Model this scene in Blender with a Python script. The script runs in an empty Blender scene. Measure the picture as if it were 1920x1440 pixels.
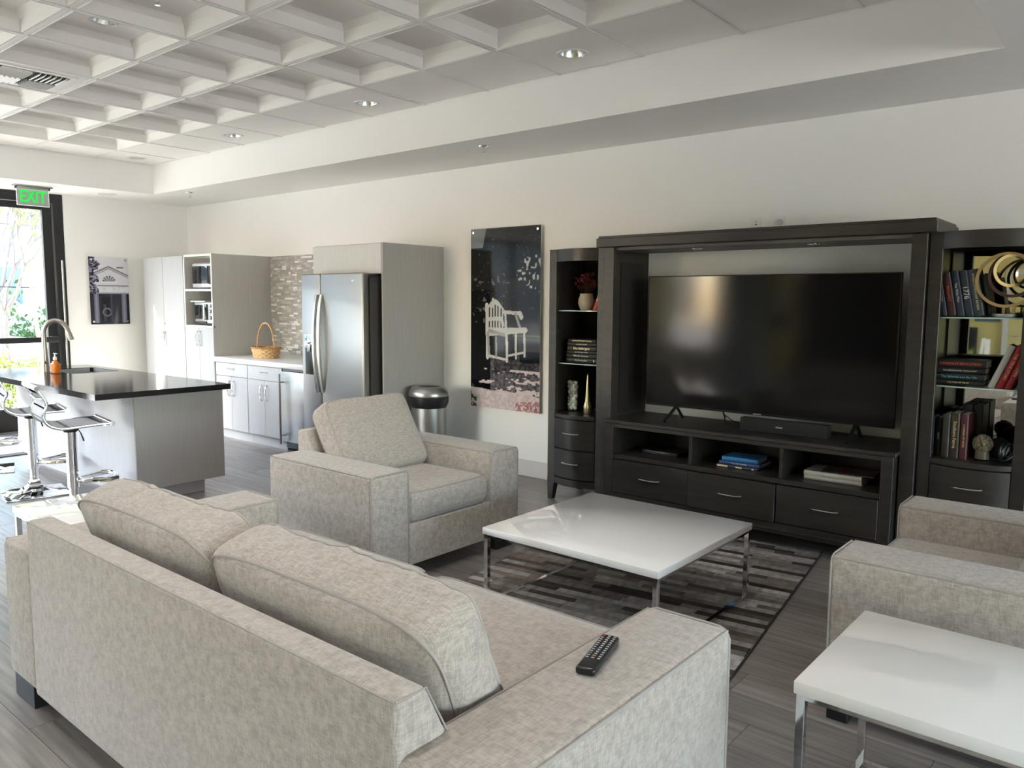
import bpy, bmesh, math, random
import numpy as np
from mathutils import Vector, Matrix, noise, Euler
PI = math.pi
SC = bpy.context.scene
COL = SC.collection
random.seed(7)

# ------------------------------------------------------------------ camera
cam_d = bpy.data.cameras.new('camera')
cam = bpy.data.objects.new('camera', cam_d)
COL.objects.link(cam)
cam_d.sensor_fit = 'HORIZONTAL'
cam_d.sensor_width = 36.0
cam_d.lens = 36.0 * 1469.99 / 1920.0
cam_d.clip_start = 0.05
cam_d.clip_end = 400
YAW, PITCH, ROLL = -0.696333, 0.10517, -0.00648
_f = Vector((math.sin(YAW) * math.cos(PITCH), math.cos(YAW) * math.cos(PITCH), -math.sin(PITCH)))
_r = Vector((math.cos(YAW), -math.sin(YAW), 0))
_d = _f.cross(_r)
_r0 = math.cos(ROLL) * _r + math.sin(ROLL) * _d
_d0 = -math.sin(ROLL) * _r + math.cos(ROLL) * _d
m = Matrix.Identity(4)
for i in range(3):
    m[i][0] = _r0[i]; m[i][1] = -_d0[i]; m[i][2] = -_f[i]
m.translation = (0, 0, 1.435)
cam.matrix_world = m
SC.camera = cam

# ------------------------------------------------------------------ world, sun, exposure
W = bpy.data.worlds.new('world'); SC.world = W; W.use_nodes = True
nt = W.node_tree; nt.nodes.clear()
sky = nt.nodes.new('ShaderNodeTexSky'); sky.sky_type = 'NISHITA'; sky.sun_disc = False
sky.sun_elevation = math.radians(41); sky.sun_rotation = math.radians(210); sky.altitude = 50
sky.dust_density = 1.6
bgn = nt.nodes.new('ShaderNodeBackground'); bgn.inputs[1].default_value = 0.43
wo = nt.nodes.new('ShaderNodeOutputWorld')
nt.links.new(sky.outputs[0], bgn.inputs[0]); nt.links.new(bgn.outputs[0], wo.inputs[0])

sun_d = bpy.data.lights.new('sun', 'SUN'); sun_d.energy = 8.0; sun_d.angle = math.radians(0.6)
sun_d.color = (1.0, 0.95, 0.87)
sun = bpy.data.objects.new('sun', sun_d); COL.objects.link(sun)
sun.rotation_euler = Vector((-0.53, -0.92, 0.93)).to_track_quat('Z', 'Y').to_euler()
sun.location = (-15, -10, 12)

def portal(name, loc, rot, sx, sy):
    l = bpy.data.lights.new(name, 'AREA'); l.shape = 'RECTANGLE'; l.size = sx; l.size_y = sy
    l.energy = 1; l.cycles.is_portal = True
    o = bpy.data.objects.new(name, l); COL.objects.link(o); o.location = loc; o.rotation_euler = rot
    return o
portal('window_portal', (-9.55, -0.35, 1.2), (0, -PI / 2, 0), 2.45, 7.8)
portal('window_portal', (-6.425, -4.38, 1.5), (PI / 2, 0, 0), 1.95, 1.8)
portal('window_portal', (7.18, 0.2, 1.35), (0, PI / 2, 0), 2.1, 7.7)

SC.view_settings.view_transform = 'Standard'
SC.view_settings.look = 'None'
SC.view_settings.gamma = 1.0
SC.view_settings.use_curve_mapping = False
SC.view_settings.exposure = 3.82
SC.cycles.max_bounces = 10
SC.cycles.diffuse_bounces = 6
SC.cycles.glossy_bounces = 5
SC.cycles.transparent_max_bounces = 16
SC.cycles.sample_clamp_indirect = 8
SC.cycles.caustics_reflective = False
SC.cycles.caustics_refractive = False

# ------------------------------------------------------------------ materials
MATS = {}
def mat(name, col=(.5, .5, .5), rough=.5, metal=0., spec=.5, coat=0., var=None, bump=None, emit=None, alpha=1., trans=0., ior=1.45, rand=0., coat_rough=.03):
    """var=(scale vector, amount, detail): colour noise; bump=(scale vector, strength)"""
    if name in MATS: return MATS[name]
    M = bpy.data.materials.new(name); M.use_nodes = True
    n = M.node_tree.nodes; L = M.node_tree.links
    b = n['Principled BSDF']
    b.inputs['Base Color'].default_value = (*col, 1)
    b.inputs['Roughness'].default_value = rough
    b.inputs['Metallic'].default_value = metal
    b.inputs['Specular IOR Level'].default_value = spec
    b.inputs['Coat Weight'].default_value = coat
    b.inputs['Coat Roughness'].default_value = coat_rough
    b.inputs['Transmission Weight'].default_value = trans
    b.inputs['IOR'].default_value = ior
    b.inputs['Alpha'].default_value = alpha
    if emit:
        b.inputs['Emission Color'].default_value = (*emit[0], 1); b.inputs['Emission Strength'].default_value = emit[1]
    tc = None
    def coords(scale):
        nonlocal tc
        if tc is None:
            tc = n.new('ShaderNodeTexCoord')
        mp = n.new('ShaderNodeMapping'); mp.inputs['Scale'].default_value = scale
        L.new(tc.outputs['Object'], mp.inputs[0])
        if rand:
            oi = n.new('ShaderNodeObjectInfo'); mu = n.new('ShaderNodeMath'); mu.operation = 'MULTIPLY'; mu.inputs[1].default_value = 50
            L.new(oi.outputs['Random'], mu.inputs[0])
            cx = n.new('ShaderNodeCombineXYZ'); L.new(mu.outputs[0], cx.inputs[0]); L.new(mu.outputs[0], cx.inputs[1])
            L.new(cx.outputs[0], mp.inputs['Location'])
        return mp
    if var or rand:
        hs = n.new('ShaderNodeHueSaturation'); hs.inputs['Color'].default_value = (*col, 1)
        L.new(hs.outputs[0], b.inputs['Base Color'])
        val = None
        if var:
            mp = coords(var[0]); nz = n.new('ShaderNodeTexNoise'); nz.inputs['Scale'].default_value = 1
            nz.inputs['Detail'].default_value = var[2] if len(var) > 2 else 4
            L.new(mp.outputs[0], nz.inputs['Vector'])
            mr = n.new('ShaderNodeMapRange'); mr.inputs[1].default_value = .25; mr.inputs[2].default_value = .75
            mr.inputs[3].default_value = 1 - var[1]; mr.inputs[4].default_value = 1 + var[1]
            L.new(nz.outputs['Fac'], mr.inputs[0]); val = mr.outputs[0]
        if rand:
            oi = n.new('ShaderNodeObjectInfo'); mr2 = n.new('ShaderNodeMapRange')
            mr2.inputs[3].default_value = 1 - rand; mr2.inputs[4].default_value = 1 + rand
            L.new(oi.outputs['Random'], mr2.inputs[0])
            if val is not None:
                mm = n.new('ShaderNodeMath'); mm.operation = 'MULTIPLY'
                L.new(val, mm.inputs[0]); L.new(mr2.outputs[0], mm.inputs[1]); val = mm.outputs[0]
            else: val = mr2.outputs[0]
        L.new(val, hs.inputs['Value'])
    if bump:
        mp = coords(bump[0]); nz = n.new('ShaderNodeTexNoise'); nz.inputs['Scale'].default_value = 1; nz.inputs['Detail'].default_value = 3
        L.new(mp.outputs[0], nz.inputs['Vector'])
        bp = n.new('ShaderNodeBump'); bp.inputs['Strength'].default_value = bump[1]; bp.inputs['Distance'].default_value = .002
        L.new(nz.outputs['Fac'], bp.inputs['Height']); L.new(bp.outputs[0], b.inputs['Normal'])
    MATS[name] = M
    return M

def linen(name, lo, hi):
    M = bpy.data.materials.new(name); M.use_nodes = True
    n = M.node_tree.nodes; L = M.node_tree.links; b = n['Principled BSDF']
    b.inputs['Roughness'].default_value = .92; b.inputs['Specular IOR Level'].default_value = .15
    b.inputs['Sheen Weight'].default_value = .35; b.inputs['Sheen Roughness'].default_value = .5
    tc = n.new('ShaderNodeTexCoord'); out = None
    for sc in ((340, 40, 40), (40, 340, 40), (40, 40, 340)):
        mp = n.new('ShaderNodeMapping'); mp.inputs['Scale'].default_value = sc
        L.new(tc.outputs['Object'], mp.inputs[0])
        nz = n.new('ShaderNodeTexNoise'); nz.inputs['Scale'].default_value = 1; nz.inputs['Detail'].default_value = 1.6
        nz.inputs['Roughness'].default_value = .6
        L.new(mp.outputs[0], nz.inputs['Vector'])
        if out is None: out = nz.outputs['Fac']
        else:
            ad = n.new('ShaderNodeMath'); ad.operation = 'ADD'; L.new(out, ad.inputs[0]); L.new(nz.outputs['Fac'], ad.inputs[1]); out = ad.outputs[0]
    mr = n.new('ShaderNodeMapRange'); mr.inputs[1].default_value = 1.2; mr.inputs[2].default_value = 1.8
    L.new(out, mr.inputs[0])
    mx = n.new('ShaderNodeMix'); mx.data_type = 'RGBA'
    mx.inputs[6].default_value = (*lo, 1); mx.inputs[7].default_value = (*hi, 1)
    L.new(mr.outputs[0], mx.inputs[0]); L.new(mx.outputs[2], b.inputs['Base Color'])
    bp = n.new('ShaderNodeBump'); bp.inputs['Strength'].default_value = .35; bp.inputs['Distance'].default_value = .0015
    L.new(mr.outputs[0], bp.inputs['Height']); L.new(bp.outputs[0], b.inputs['Normal'])
    MATS[name] = M
    return M

def glass(name, tint=(1, 1, 1), ior=1.45, rough=0.0):
    """clear pane: straight-through light plus a fresnel reflection"""
    M = bpy.data.materials.new(name); M.use_nodes = True
    n = M.node_tree.nodes; L = M.node_tree.links; n.clear()
    o = n.new('ShaderNodeOutputMaterial'); t = n.new('ShaderNodeBsdfTransparent'); t.inputs[0].default_value = (*tint, 1)
    g = n.new('ShaderNodeBsdfGlossy'); g.inputs['Roughness'].default_value = rough
    mx = n.new('ShaderNodeMixShader'); ge = n.new('ShaderNodeNewGeometry'); dt = n.new('ShaderNodeVectorMath'); dt.operation = 'DOT_PRODUCT'
    L.new(ge.outputs['Normal'], dt.inputs[0]); L.new(ge.outputs['Incoming'], dt.inputs[1])
    def mth(op, a, b=None):
        q = n.new('ShaderNodeMath'); q.operation = op; L.new(a, q.inputs[0]) if not isinstance(a, float) else setattr(q.inputs[0], 'default_value', a)
        if b is not None: L.new(b, q.inputs[1]) if not isinstance(b, float) else setattr(q.inputs[1], 'default_value', b)
        return q.outputs[0]
    f0 = ((ior - 1) / (ior + 1)) ** 2
    sch = mth('ADD', mth('MULTIPLY', mth('POWER', mth('SUBTRACT', 1.0, mth('ABSOLUTE', dt.outputs['Value'])), 5.0), 1 - f0), f0)
    L.new(sch, mx.inputs[0]); L.new(t.outputs[0], mx.inputs[1]); L.new(g.outputs[0], mx.inputs[2]); L.new(mx.outputs[0], o.inputs[0])
    MATS[name] = M
    return M

WALL = mat('wall_paint', (.865, .857, .84), .75, spec=.25, bump=((90, 90, 90), .08))
WALLY = mat('ochre_wall_paint', (.55, .48, .20), .8)
CEIL = mat('ceiling_paint', (.80, .78, .75), .85, spec=.2)
TILEC = mat('acoustic_tile', (.81, .795, .77), .9, spec=.15, bump=((300, 300, 300), .1))
TEE = mat('ceiling_tee_white', (.74, .73, .71), .5)
FLOOR = mat('vinyl_plank', (.235, .21, .195), .31, spec=.6, var=((2.2, 38, 20), .42, 6), rand=.16, bump=((3, 60, 20), .12))
SUBF = mat('subfloor', (.1, .09, .085), .7)
LAM = mat('grey_laminate', (.39, .395, .405), .5, var=((60, 60, 3), .05, 3))
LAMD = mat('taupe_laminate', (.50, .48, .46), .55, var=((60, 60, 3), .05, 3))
LAMI = mat('laminate_edge_white', (.80, .80, .79), .45)
QUARTZ = mat('white_quartz', (.74, .74, .75), .25, var=((120, 120, 120), .05, 3))
BLACKQ = mat('black_quartz', (.018, .018, .019), .12, var=((300, 300, 300), .4, 2))
STEEL = mat('brushed_steel', (.39, .385, .375), .36, metal=1, bump=((2, 2, 500), .04))
STEELD = mat('satin_nickel', (.42, .40, .38), .33, metal=1)
CHROME = mat('chrome', (.82, .82, .83), .06, metal=1)
FRIDGE_SIDE = mat('fridge_side', (.055, .05, .048), .5)
BLACKP = mat('black_plastic', (.012, .012, .013), .35)
BLACKM = mat('black_aluminium', (.012, .012, .013), .4)
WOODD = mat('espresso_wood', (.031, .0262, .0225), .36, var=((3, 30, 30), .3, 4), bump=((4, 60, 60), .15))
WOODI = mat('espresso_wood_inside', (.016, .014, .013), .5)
GLOSSW = mat('gloss_white_lacquer', (.88, .88, .87), .08, coat=.8)
LINEN = linen('grey_linen', (.33, .292, .258), (.50, .45, .405))
PIPE = mat('linen_piping', (.37, .345, .325), .85)
SCREEN = mat('tv_screen', (.005, .005, .006), .10, spec=.42)
GLASSW = glass('window_glass', (.97, .99, .98))
GLASST = glass('tinted_entrance_glass', (.70, .712, .698))
GLASSR = glass('added_window_glass', (.88, .87, .85))
GLASSS = glass('shelf_glass', (.80, .93, .90), 1.5)
GLASSV = glass('vase_glass', (.93, .96, .95), 1.5)
MIRROR = mat('mirror', (.80, .80, .76), .02, metal=1)

# ------------------------------------------------------------------ mesh builder
def wrinkle(p, zz, wr, seed):
    w1 = noise.noise(Vector((p.x * 12 + seed, p.y * 2.2, p.z * 8)))
    w2 = 1 - abs(noise.noise(Vector((p.x * 17 + p.y * 5 + seed, p.y * 3.5, p.z * 4)))) * 2.4
    w3 = noise.noise(Vector((p.x * 4 + seed, p.y * 3, p.z * 4)))
    nn = Vector((p.x * .2, p.y * .6, zz)).normalized()
    return nn * wr * (w1 * .8 + w2 * .55 + w3 * 1.2)
class MB:
    def __init__(s): s.bm = bmesh.new()
    def _new(s, fn):
        n0 = set(s.bm.verts); fn(); return [v for v in s.bm.verts if v not in n0]
    def box(s, x0, x1, y0, y1, z0, z1, bev=0, seg=2, rz=0, mi=0):
        vs = [s.bm.verts.new(p) for p in ((x0, y0, z0), (x1, y0, z0), (x1, y1, z0), (x0, y1, z0), (x0, y0, z1), (x1, y0, z1), (x1, y1, z1), (x0, y1, z1))]
        fs = [s.bm.faces.new([vs[i] for i in f]) for f in ((3, 2, 1, 0), (4, 5, 6, 7), (0, 1, 5, 4), (1, 2, 6, 5), (2, 3, 7, 6), (3, 0, 4, 7))]
        for f in fs: f.material_index = mi
        if bev > 0:
            es = list({e for f in fs for e in f.edges})
            r = bmesh.ops.bevel(s.bm, geom=es, offset=bev, segments=seg, profile=.5, affect='EDGES', clamp_overlap=True)
            vs = list({v for f in r['faces'] for v in f.verts} | {v for v in vs if v.is_valid})
            for f in r['faces']: f.material_index = mi
        if rz:
            c = Vector(((x0 + x1) / 2, (y0 + y1) / 2, 0)); R = Matrix.Rotation(rz, 3, 'Z')
            for v in vs:
                if v.is_valid: v.co = R @ (v.co - c) + c
        return s
    def prism(s, poly, axis, a, b, mi=0):
        """poly: 2D points; axis 0/1/2 extruded from a to b (poly gives the other two coords in order)"""
        def P(u, v, w):
            q = [u, v]; q.insert(axis, w); return tuple(q)
        A = [s.bm.verts.new(P(u, v, a)) for u, v in poly]; B = [s.bm.verts.new(P(u, v, b)) for u, v in poly]
        n = len(poly); fs = []
        fs.append(s.bm.faces.new(A)); fs.append(s.bm.faces.new(list(reversed(B))))
        for i in range(n): fs.append(s.bm.faces.new((A[(i + 1) % n], A[i], B[i], B[(i + 1) % n])))
        for f in fs: f.material_index = mi
        bmesh.ops.recalc_face_normals(s.bm, faces=fs)
        return s
    def tube(s, pts, r, n=8, closed=False, caps=True, flat=None):
        pts = [Vector(p) for p in pts]; m_ = len(pts); rs = r if isinstance(r, (list, tuple)) else [r] * m_
        rings = []; prev = None
        for i, p in enumerate(pts):
            if closed: t = pts[(i + 1) % m_] - pts[i - 1]
            else: t = pts[min(i + 1, m_ - 1)] - pts[max(i - 1, 0)]
            t.normalize()
            if prev is None:
                up = Vector((0, 0, 1)) if abs(t.z) < .9 else Vector((1, 0, 0))
                u = t.cross(up).normalized()
            else:
                u = (prev - t * prev.dot(t)).normalized()
            prev = u; w = t.cross(u)
            fx, fy = flat if flat else (1, 1)
            rings.append([s.bm.verts.new(p + (u * math.cos(2 * PI * k / n) * fx + w * math.sin(2 * PI * k / n) * fy) * rs[i]) for k in range(n)])
        for i in range(m_ if closed else m_ - 1):
            A, B = rings[i], rings[(i + 1) % m_]
            for k in range(n): s.bm.faces.new((A[k], A[(k + 1) % n], B[(k + 1) % n], B[k]))
        if caps and not closed:
            s.bm.faces.new(list(reversed(rings[0]))); s.bm.faces.new(rings[-1])
        return s
    def lathe(s, c, prof, n=24, sx=1, sy=1, a0=0):
        rings = []
        for r, z in prof:
            if r < 1e-5: rings.append([s.bm.verts.new((c[0], c[1], c[2] + z))])
            else: rings.append([s.bm.verts.new((c[0] + sx * r * math.cos(a0 + 2 * PI * k / n), c[1] + sy * r * math.sin(a0 + 2 * PI * k / n), c[2] + z)) for k in range(n)])
        for A, B in zip(rings, rings[1:]):
            for k in range(n):
                q = [A[k % len(A)], A[(k + 1) % len(A)] if len(A) > 1 else None, B[(k + 1) % len(B)] if len(B) > 1 else None, B[k % len(B)]]
                q = [v for v in q if v is not None]
                if len(set(q)) >= 3: s.bm.faces.new(q)
        return s
    def sphere(s, c, r, sx=1, sy=1, sz=1, n=10):
        prof = [(r * math.sin(PI * i / n), -r * math.cos(PI * i / n) * sz) for i in range(n + 1)]
        prof[0] = (0, -r * sz); prof[-1] = (0, r * sz)
        return s.lathe(c, prof, n + 4, sx, sy)
    def grid_pillow(s, size, n=10, crown=.5, pw=4, mtx=None, wr=0, seed=0, fx=None):
        """boxy cushion of size (x,y,z) centred at origin; thickness along z swells in the middle"""
        bm = bmesh.new(); bmesh.ops.create_cube(bm, size=2)
        bmesh.ops.subdivide_edges(bm, edges=bm.edges[:], cuts=n, use_grid_fill=True)
        sx, sy, sz = [q / 2 for q in size]
        for v in bm.verts:
            x, y, z = v.co
            r = (abs(x) ** pw + abs(y) ** pw) ** (1 / pw); mxy = max(abs(x), abs(y), 1e-6)
            k = mxy / max(r, 1e-6); X, Y = x * k, y * k
            th = (1 - crown) + crown * (max(0, (1 - X ** 4)) * max(0, (1 - Y ** 4))) ** .5
            edge = 1 - .045 * (abs(z)) ** 4
            p = Vector((X * sx * edge, Y * sy * edge, z * sz * th))
            if wr: p += wrinkle(p, z * sz, wr, seed)
            if fx: p = fx(p, x, y, z)
            v.co = p
        if mtx is not None: bmesh.ops.transform(bm, matrix=mtx, verts=bm.verts)
        me = bpy.data.meshes.new('t'); bm.to_mesh(me); bm.free(); s.bm.from_mesh(me); bpy.data.meshes.remove(me)
        return s
    def xf(s, mtx):
        bmesh.ops.transform(s.bm, matrix=mtx, verts=s.bm.verts[:]); return s
    def mesh(s, name, inv=None, smooth=True, ang=35):
        if inv is not None: bmesh.ops.transform(s.bm, matrix=inv, verts=s.bm.verts[:])
        me = bpy.data.meshes.new(name); s.bm.to_mesh(me); s.bm.free()
        if smooth:
            me.polygons.foreach_set('use_smooth', [True] * len(me.polygons)); me.set_sharp_from_angle(angle=math.radians(ang))
        return me

WM = {}   # object -> world matrix of its root
def obj_from(name, me, mats, parent=None, label=None, kind=None):
    o = bpy.data.objects.new(name, me); COL.objects.link(o)
    for mm in (mats if isinstance(mats, (list, tuple)) else [mats]): me.materials.append(mm)
    if parent is not None:
        o.parent = parent; WM[o.name] = WM.get(parent.name, Matrix.Identity(4))
    if label: o['label'] = label
    if kind: o['kind'] = kind
    return o
def part(name, mb, mats, parent, label=None, kind=None, smooth=True, ang=35):
    inv = WM.get(parent.name, Matrix.Identity(4)).inverted()
    return obj_from(name, mb.mesh(name, inv, smooth, ang), mats, parent, label, kind)
def tag(o, label, cat, group=None, kind=None):
    o['label'] = label; o['category'] = cat
    if group: o['group'] = group
    if kind: o['kind'] = kind
    return o
def thing(name, label, cat, loc=(0, 0, 0), group=None, rz=0):
    o = bpy.data.objects.new(name, None); COL.objects.link(o)
    o.location = loc; o.rotation_euler = (0, 0, rz); o.empty_display_size = .05
    WM[o.name] = Matrix.Translation(loc) @ Matrix.Rotation(rz, 4, 'Z')
    return tag(o, label, cat, group)
def single(name, mb, mats, label, cat, loc, group=None, rz=0, kind=None):
    Mx = Matrix.Translation(loc) @ Matrix.Rotation(rz, 4, 'Z')
    o = obj_from(name, mb.mesh(name, Mx.inverted()), mats)
    o.location = loc; o.rotation_euler = (0, 0, rz); WM[o.name] = Mx
    return tag(o, label, cat, group, kind)
def struct(name, mb, mats, parent=None, smooth=False, kind=True):
    if parent is not None:
        return part(name, mb, mats, parent, smooth=smooth)
    o = obj_from(name, mb.mesh(name, None, smooth), mats); o['kind'] = 'structure'
    return o
def copy_tree(o, parent=None):
    c = o.copy(); COL.objects.link(c)
    if parent is not None: c.parent = parent
    WM[c.name] = WM.get(o.name, Matrix.Identity(4))
    for ch in list(o.children):
        if ch is not c: copy_tree(ch, c)
    return c
def text_mb(s, size, M4, extrude=.0004, sx=1, font_bold=False):
    cu = bpy.data.curves.new('txt', 'FONT'); cu.body = s; cu.size = size; cu.extrude = extrude
    cu.align_x = 'CENTER'; cu.align_y = 'CENTER'; cu.resolution_u = 2
    if font_bold: cu.offset = size * .02
    ob = bpy.data.objects.new('txt', cu); COL.objects.link(ob)
    me = bpy.data.meshes.new_from_object(ob)
    mb = MB(); mb.bm.from_mesh(me)
    bpy.data.objects.remove(ob); bpy.data.curves.remove(cu); bpy.data.meshes.remove(me)
    mb.xf(M4 @ Matrix.Diagonal((sx, 1, 1, 1)))
    return mb
FRONT = Matrix.Rotation(PI / 2, 4, 'X')     # text readable from -y
def ftext(s, size, x, y, z, roll=0, sx=1, bold=False):
    return text_mb(s, size, Matrix.Translation((x, y, z)) @ Matrix.Rotation(roll, 4, 'Y') @ FRONT, sx=sx, font_bold=bold)
def arc(c, r, a0, a1, n, ax=(0, 2)):
    out = []
    for i in range(n + 1):
        a = a0 + (a1 - a0) * i / n; p = list(c); p[ax[0]] += r * math.cos(a); p[ax[1]] += r * math.sin(a); out.append(tuple(p))
    return out
def bow_handle(x, y, z, w, out=.026, r=.006, vertical=False, flat=(1.2, .7)):
    pts = []
    for i in range(11):
        t = -1 + 2 * i / 10; d = out * (1 - t ** 4) ** .6 if abs(t) < 1 else 0
        pts.append((x, y - d, z + t * w / 2) if vertical else (x + t * w / 2, y - d, z))
    return MB().tube(pts, r, 8, flat=flat)

# ------------------------------------------------------------------ ROOM SHELL
XL, XR, YW, YB = -9.40, 7.0, 4.97, -4.2
ZS, ZC = 2.56, 2.865
RX0, RX1, RY0, RY1 = -8.54, -.645, -3.3, 4.145
floor = struct('floor', MB().box(XL - .2, XR + .2, YB - .2, YW + .2, -.10, -.006), SUBF)
# planks near the camera as individual parts
PW, PL = .178, 1.22
plank_meshes = {}
def plank_mesh(w, l):
    k = (round(w, 3), round(l, 3))
    if k not in plank_meshes:
        me = MB().box(0.0008, l - .0008, 0.0008, w - .0008, -.006, 0).mesh('plank', None, False); me.materials.append(FLOOR)
        plank_meshes[k] = me
    return plank_meshes[k]
rest = MB(); npl = 0
rows = int(math.ceil((YW - YB) / PW))
for j in range(rows):
    y1 = YW - j * PW; y0 = max(y1 - PW, YB)
    off = (j * .437) % 1.0 * PL
    x = XL - off
    while x < XR:
        a, b = max(x, XL), min(x + PL, XR)
        x += PL
        if b - a < .01: continue
        if b <= .45 + PL and y0 > -.05 and b - a > .02 and a < .6 - 0 and npl < 292:
            o = bpy.data.objects.new('plank', plank_mesh(y1 - y0, b - a)); COL.objects.link(o); o.parent = floor
            o.location = (a, y0, 0); npl += 1
        else:
            rest.box(a + .0008, b - .0008, y0 + .0008, y1 - .0008, -.006, 0)
pr = part('planks', rest, FLOOR, floor, smooth=False); pr['kind'] = 'stuff'

struct('wall_back', MB().box(XL, XR, YW, YW + .15, 0, 2.9), WALL)
lw = MB()
lw.box(XL - .15, XL, 3.545, YW, 0, 2.9)
lw.box(XL - .15, XL, YB, -3.95, 0, 2.9)
lw.box(XL - .15, XL, -3.95, 3.545, 2.56, 2.9)
struct('wall_left', lw, WALL)
struct('wall_right', MB().box(XR, XR + .15, YB, -3.7, 0, 2.9).box(XR, XR + .15, 4.0, YW, 0, 2.9).box(XR, XR + .15, -3.7, 4.0, 2.4, 2.9).box(XR, XR + .15, -3.7, 4.0, 0, .3), WALL)
struct('wall_front', MB().box(XL, -7.4, YB - .15, YB, 0, 2.9).box(-5.45, XR, YB - .15, YB, 0, 2.9).box(-7.4, -5.45, YB - .15, YB, 2.4, 2.9).box(-7.4, -5.45, YB - .15, YB, 0, .6), WALLY)

# ceiling: soffit ring, recess faces, slab
ce = struct('ceiling', MB().box(XL, XR, YB, YW, 3.02, 3.10), CEIL)
sof = MB()
sof.box(XL, RX0, YB, YW, ZS, 3.02); sof.box(RX1, XR, YB, YW, ZS, 3.02)
sof.box(RX0, RX1, RY1, YW, ZS, 3.02); sof.box(RX0, RX1, YB, RY0, ZS, 3.02)
struct('soffit', sof, WALL, ce)
bpy.data.objects['soffit'].name = 'soffit'

# coffer grid
G = .6096; GX0, GY0 = -7.962, 3.534
NI, NJ = 11, 11
tee = MB(); gx1 = GX0 + NI * G; gy1 = GY0 - NJ * G
for i in range(NI + 1):
    x = GX0 + i * G; tee.box(x - .008, x + .008, RY0, RY1, ZC - .001, ZC + .012)
    tee.box(x - .0125, x - .008, RY0, RY1, ZC + .006, ZC + .012); tee.box(x + .008, x + .0125, RY0, RY1, ZC + .006, ZC + .012)
for j in range(NJ + 1):
    y = GY0 - j * G; tee.box(RX0, RX1, y - .008, y + .008, ZC, ZC + .012)
    tee.box(RX0, RX1, y - .0125, y - .008, ZC + .006, ZC + .012); tee.box(RX0, RX1, y + .008, y + .0125, ZC + .006, ZC + .012)
part('ceiling_grid', tee, TEE, ce, smooth=False)
def coffer_mesh():
    mb = MB(); bm = mb.bm; h = G / 2 - .009
    rings = [(h, .005), (h - .014, .005), (h - .017, .0), (h - .032, .060), (h - .060, .092)]
    prev = None
    for r, z in rings:
        cur = [bm.verts.new((sx * r, sy * r, z)) for sx, sy in ((-1, -1), (1, -1), (1, 1), (-1, 1))]
        if prev:
            for k in range(4): bm.faces.new((prev[k], cur[k], cur[(k + 1) % 4], prev[(k + 1) % 4]))
        prev = cur
    bm.faces.new(list(reversed(prev)))
    # a back so that it has thickness
    r = h; top = [bm.verts.new((sx * (h - .03), sy * (h - .03), .105)) for sx, sy in ((-1, -1), (1, -1), (1, 1), (-1, 1))]
    bm.faces.new(top)
    bmesh.ops.recalc_face_normals(bm, faces=[f for f in bm.faces])
    me = mb.mesh('coffer_tile', None, False); me.materials.append(TILEC); return me
CM = coffer_mesh()
def coffer_open(hx, hy, r):
    me = CM.copy(); bm = bmesh.new(); bm.from_mesh(me)
    fs = [f for f in bm.faces if all(v.co.z > .09 for v in f.verts)]
    bmesh.ops.delete(bm, geom=fs, context='FACES_ONLY')
    h = G / 2 - .009 - .060
    q = hole_mesh(2 * h, 2 * h, .092, hx, hy, r); t_ = q.mesh('t', None, False); bm.from_mesh(t_); bpy.data.meshes.remove(t_)
    bm.to_mesh(me); bm.free(); me.name = 'coffer_tile'; return me
FM = {}
def flat_mesh(w, d):
    k = (round(w, 3), round(d, 3))
    if k not in FM:
        me = MB().box(-w / 2 + .009, w / 2 - .009, -d / 2 + .009, d / 2 - .009, .004, .018).mesh('ceiling_tile', None, False)
        me.materials.append(TILEC); FM[k] = me
    return FM[k]
def hole_mesh(w, d, z, hx, hy, r, coffer=False):
    mb = MB(); bm = mb.bm; n = 32
    # plate with a round opening
    out = []
    for k in range(n):
        a = 2 * PI * (k + .5) / n; c, s_ = math.cos(a), math.sin(a); t_ = min(((w / 2 - math.copysign(hx, c)) if True else 0) / max(abs(c), 1e-6), ((d / 2 - math.copysign(hy, s_))) / max(abs(s_), 1e-6))
        out.append((hx + c * t_, hy + s_ * t_))
    A = [bm.verts.new((hx + r * math.cos(2 * PI * (k + .5) / n), hy + r * math.sin(2 * PI * (k + .5) / n), z)) for k in range(n)]
    B = [bm.verts.new((x_, y_, z)) for x_, y_ in out]
    cor = [bm.verts.new((sx * w / 2, sy * d / 2, z)) for sx, sy in ((1, 1), (-1, 1), (-1, -1), (1, -1))]
    T = [bm.verts.new((v.co.x, v.co.y, z + .012)) for v in A]
    for k in range(n):
        k2 = (k + 1) % n; p, q = B[k].co, B[k2].co
        if abs(p.x - q.x) > 1e-5 and abs(p.y - q.y) > 1e-5:
            c_ = min(cor, key=lambda v: (v.co - (p + q) / 2).length); bm.faces.new((A[k], A[k2], B[k2], c_, B[k]))
        else: bm.faces.new((A[k], A[k2], B[k2], B[k]))
        bm.faces.new((A[k2], A[k], T[k], T[k2]))
    bmesh.ops.recalc_face_normals(bm, faces=bm.faces[:])
    return mb
HOLES = {}
def put(name, me, x, y, z=ZC):
    o = bpy.data.objects.new(name, me); COL.objects.link(o); o.parent = ce; o.location = (x, y, z); return o
CL = {}
for x_ in (-6.50, -4.65, -2.82, -1.45):
    for y_ in (2.01, .18, -1.65):
        i_, j_ = int((x_ - GX0) // G), int((GY0 - y_) // G); CL[(i_, j_)] = (GX0 + (i_ + .5) * G, GY0 - (j_ + .5) * G)
BLX = (-2.775, -4.62, -6.44)
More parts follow.
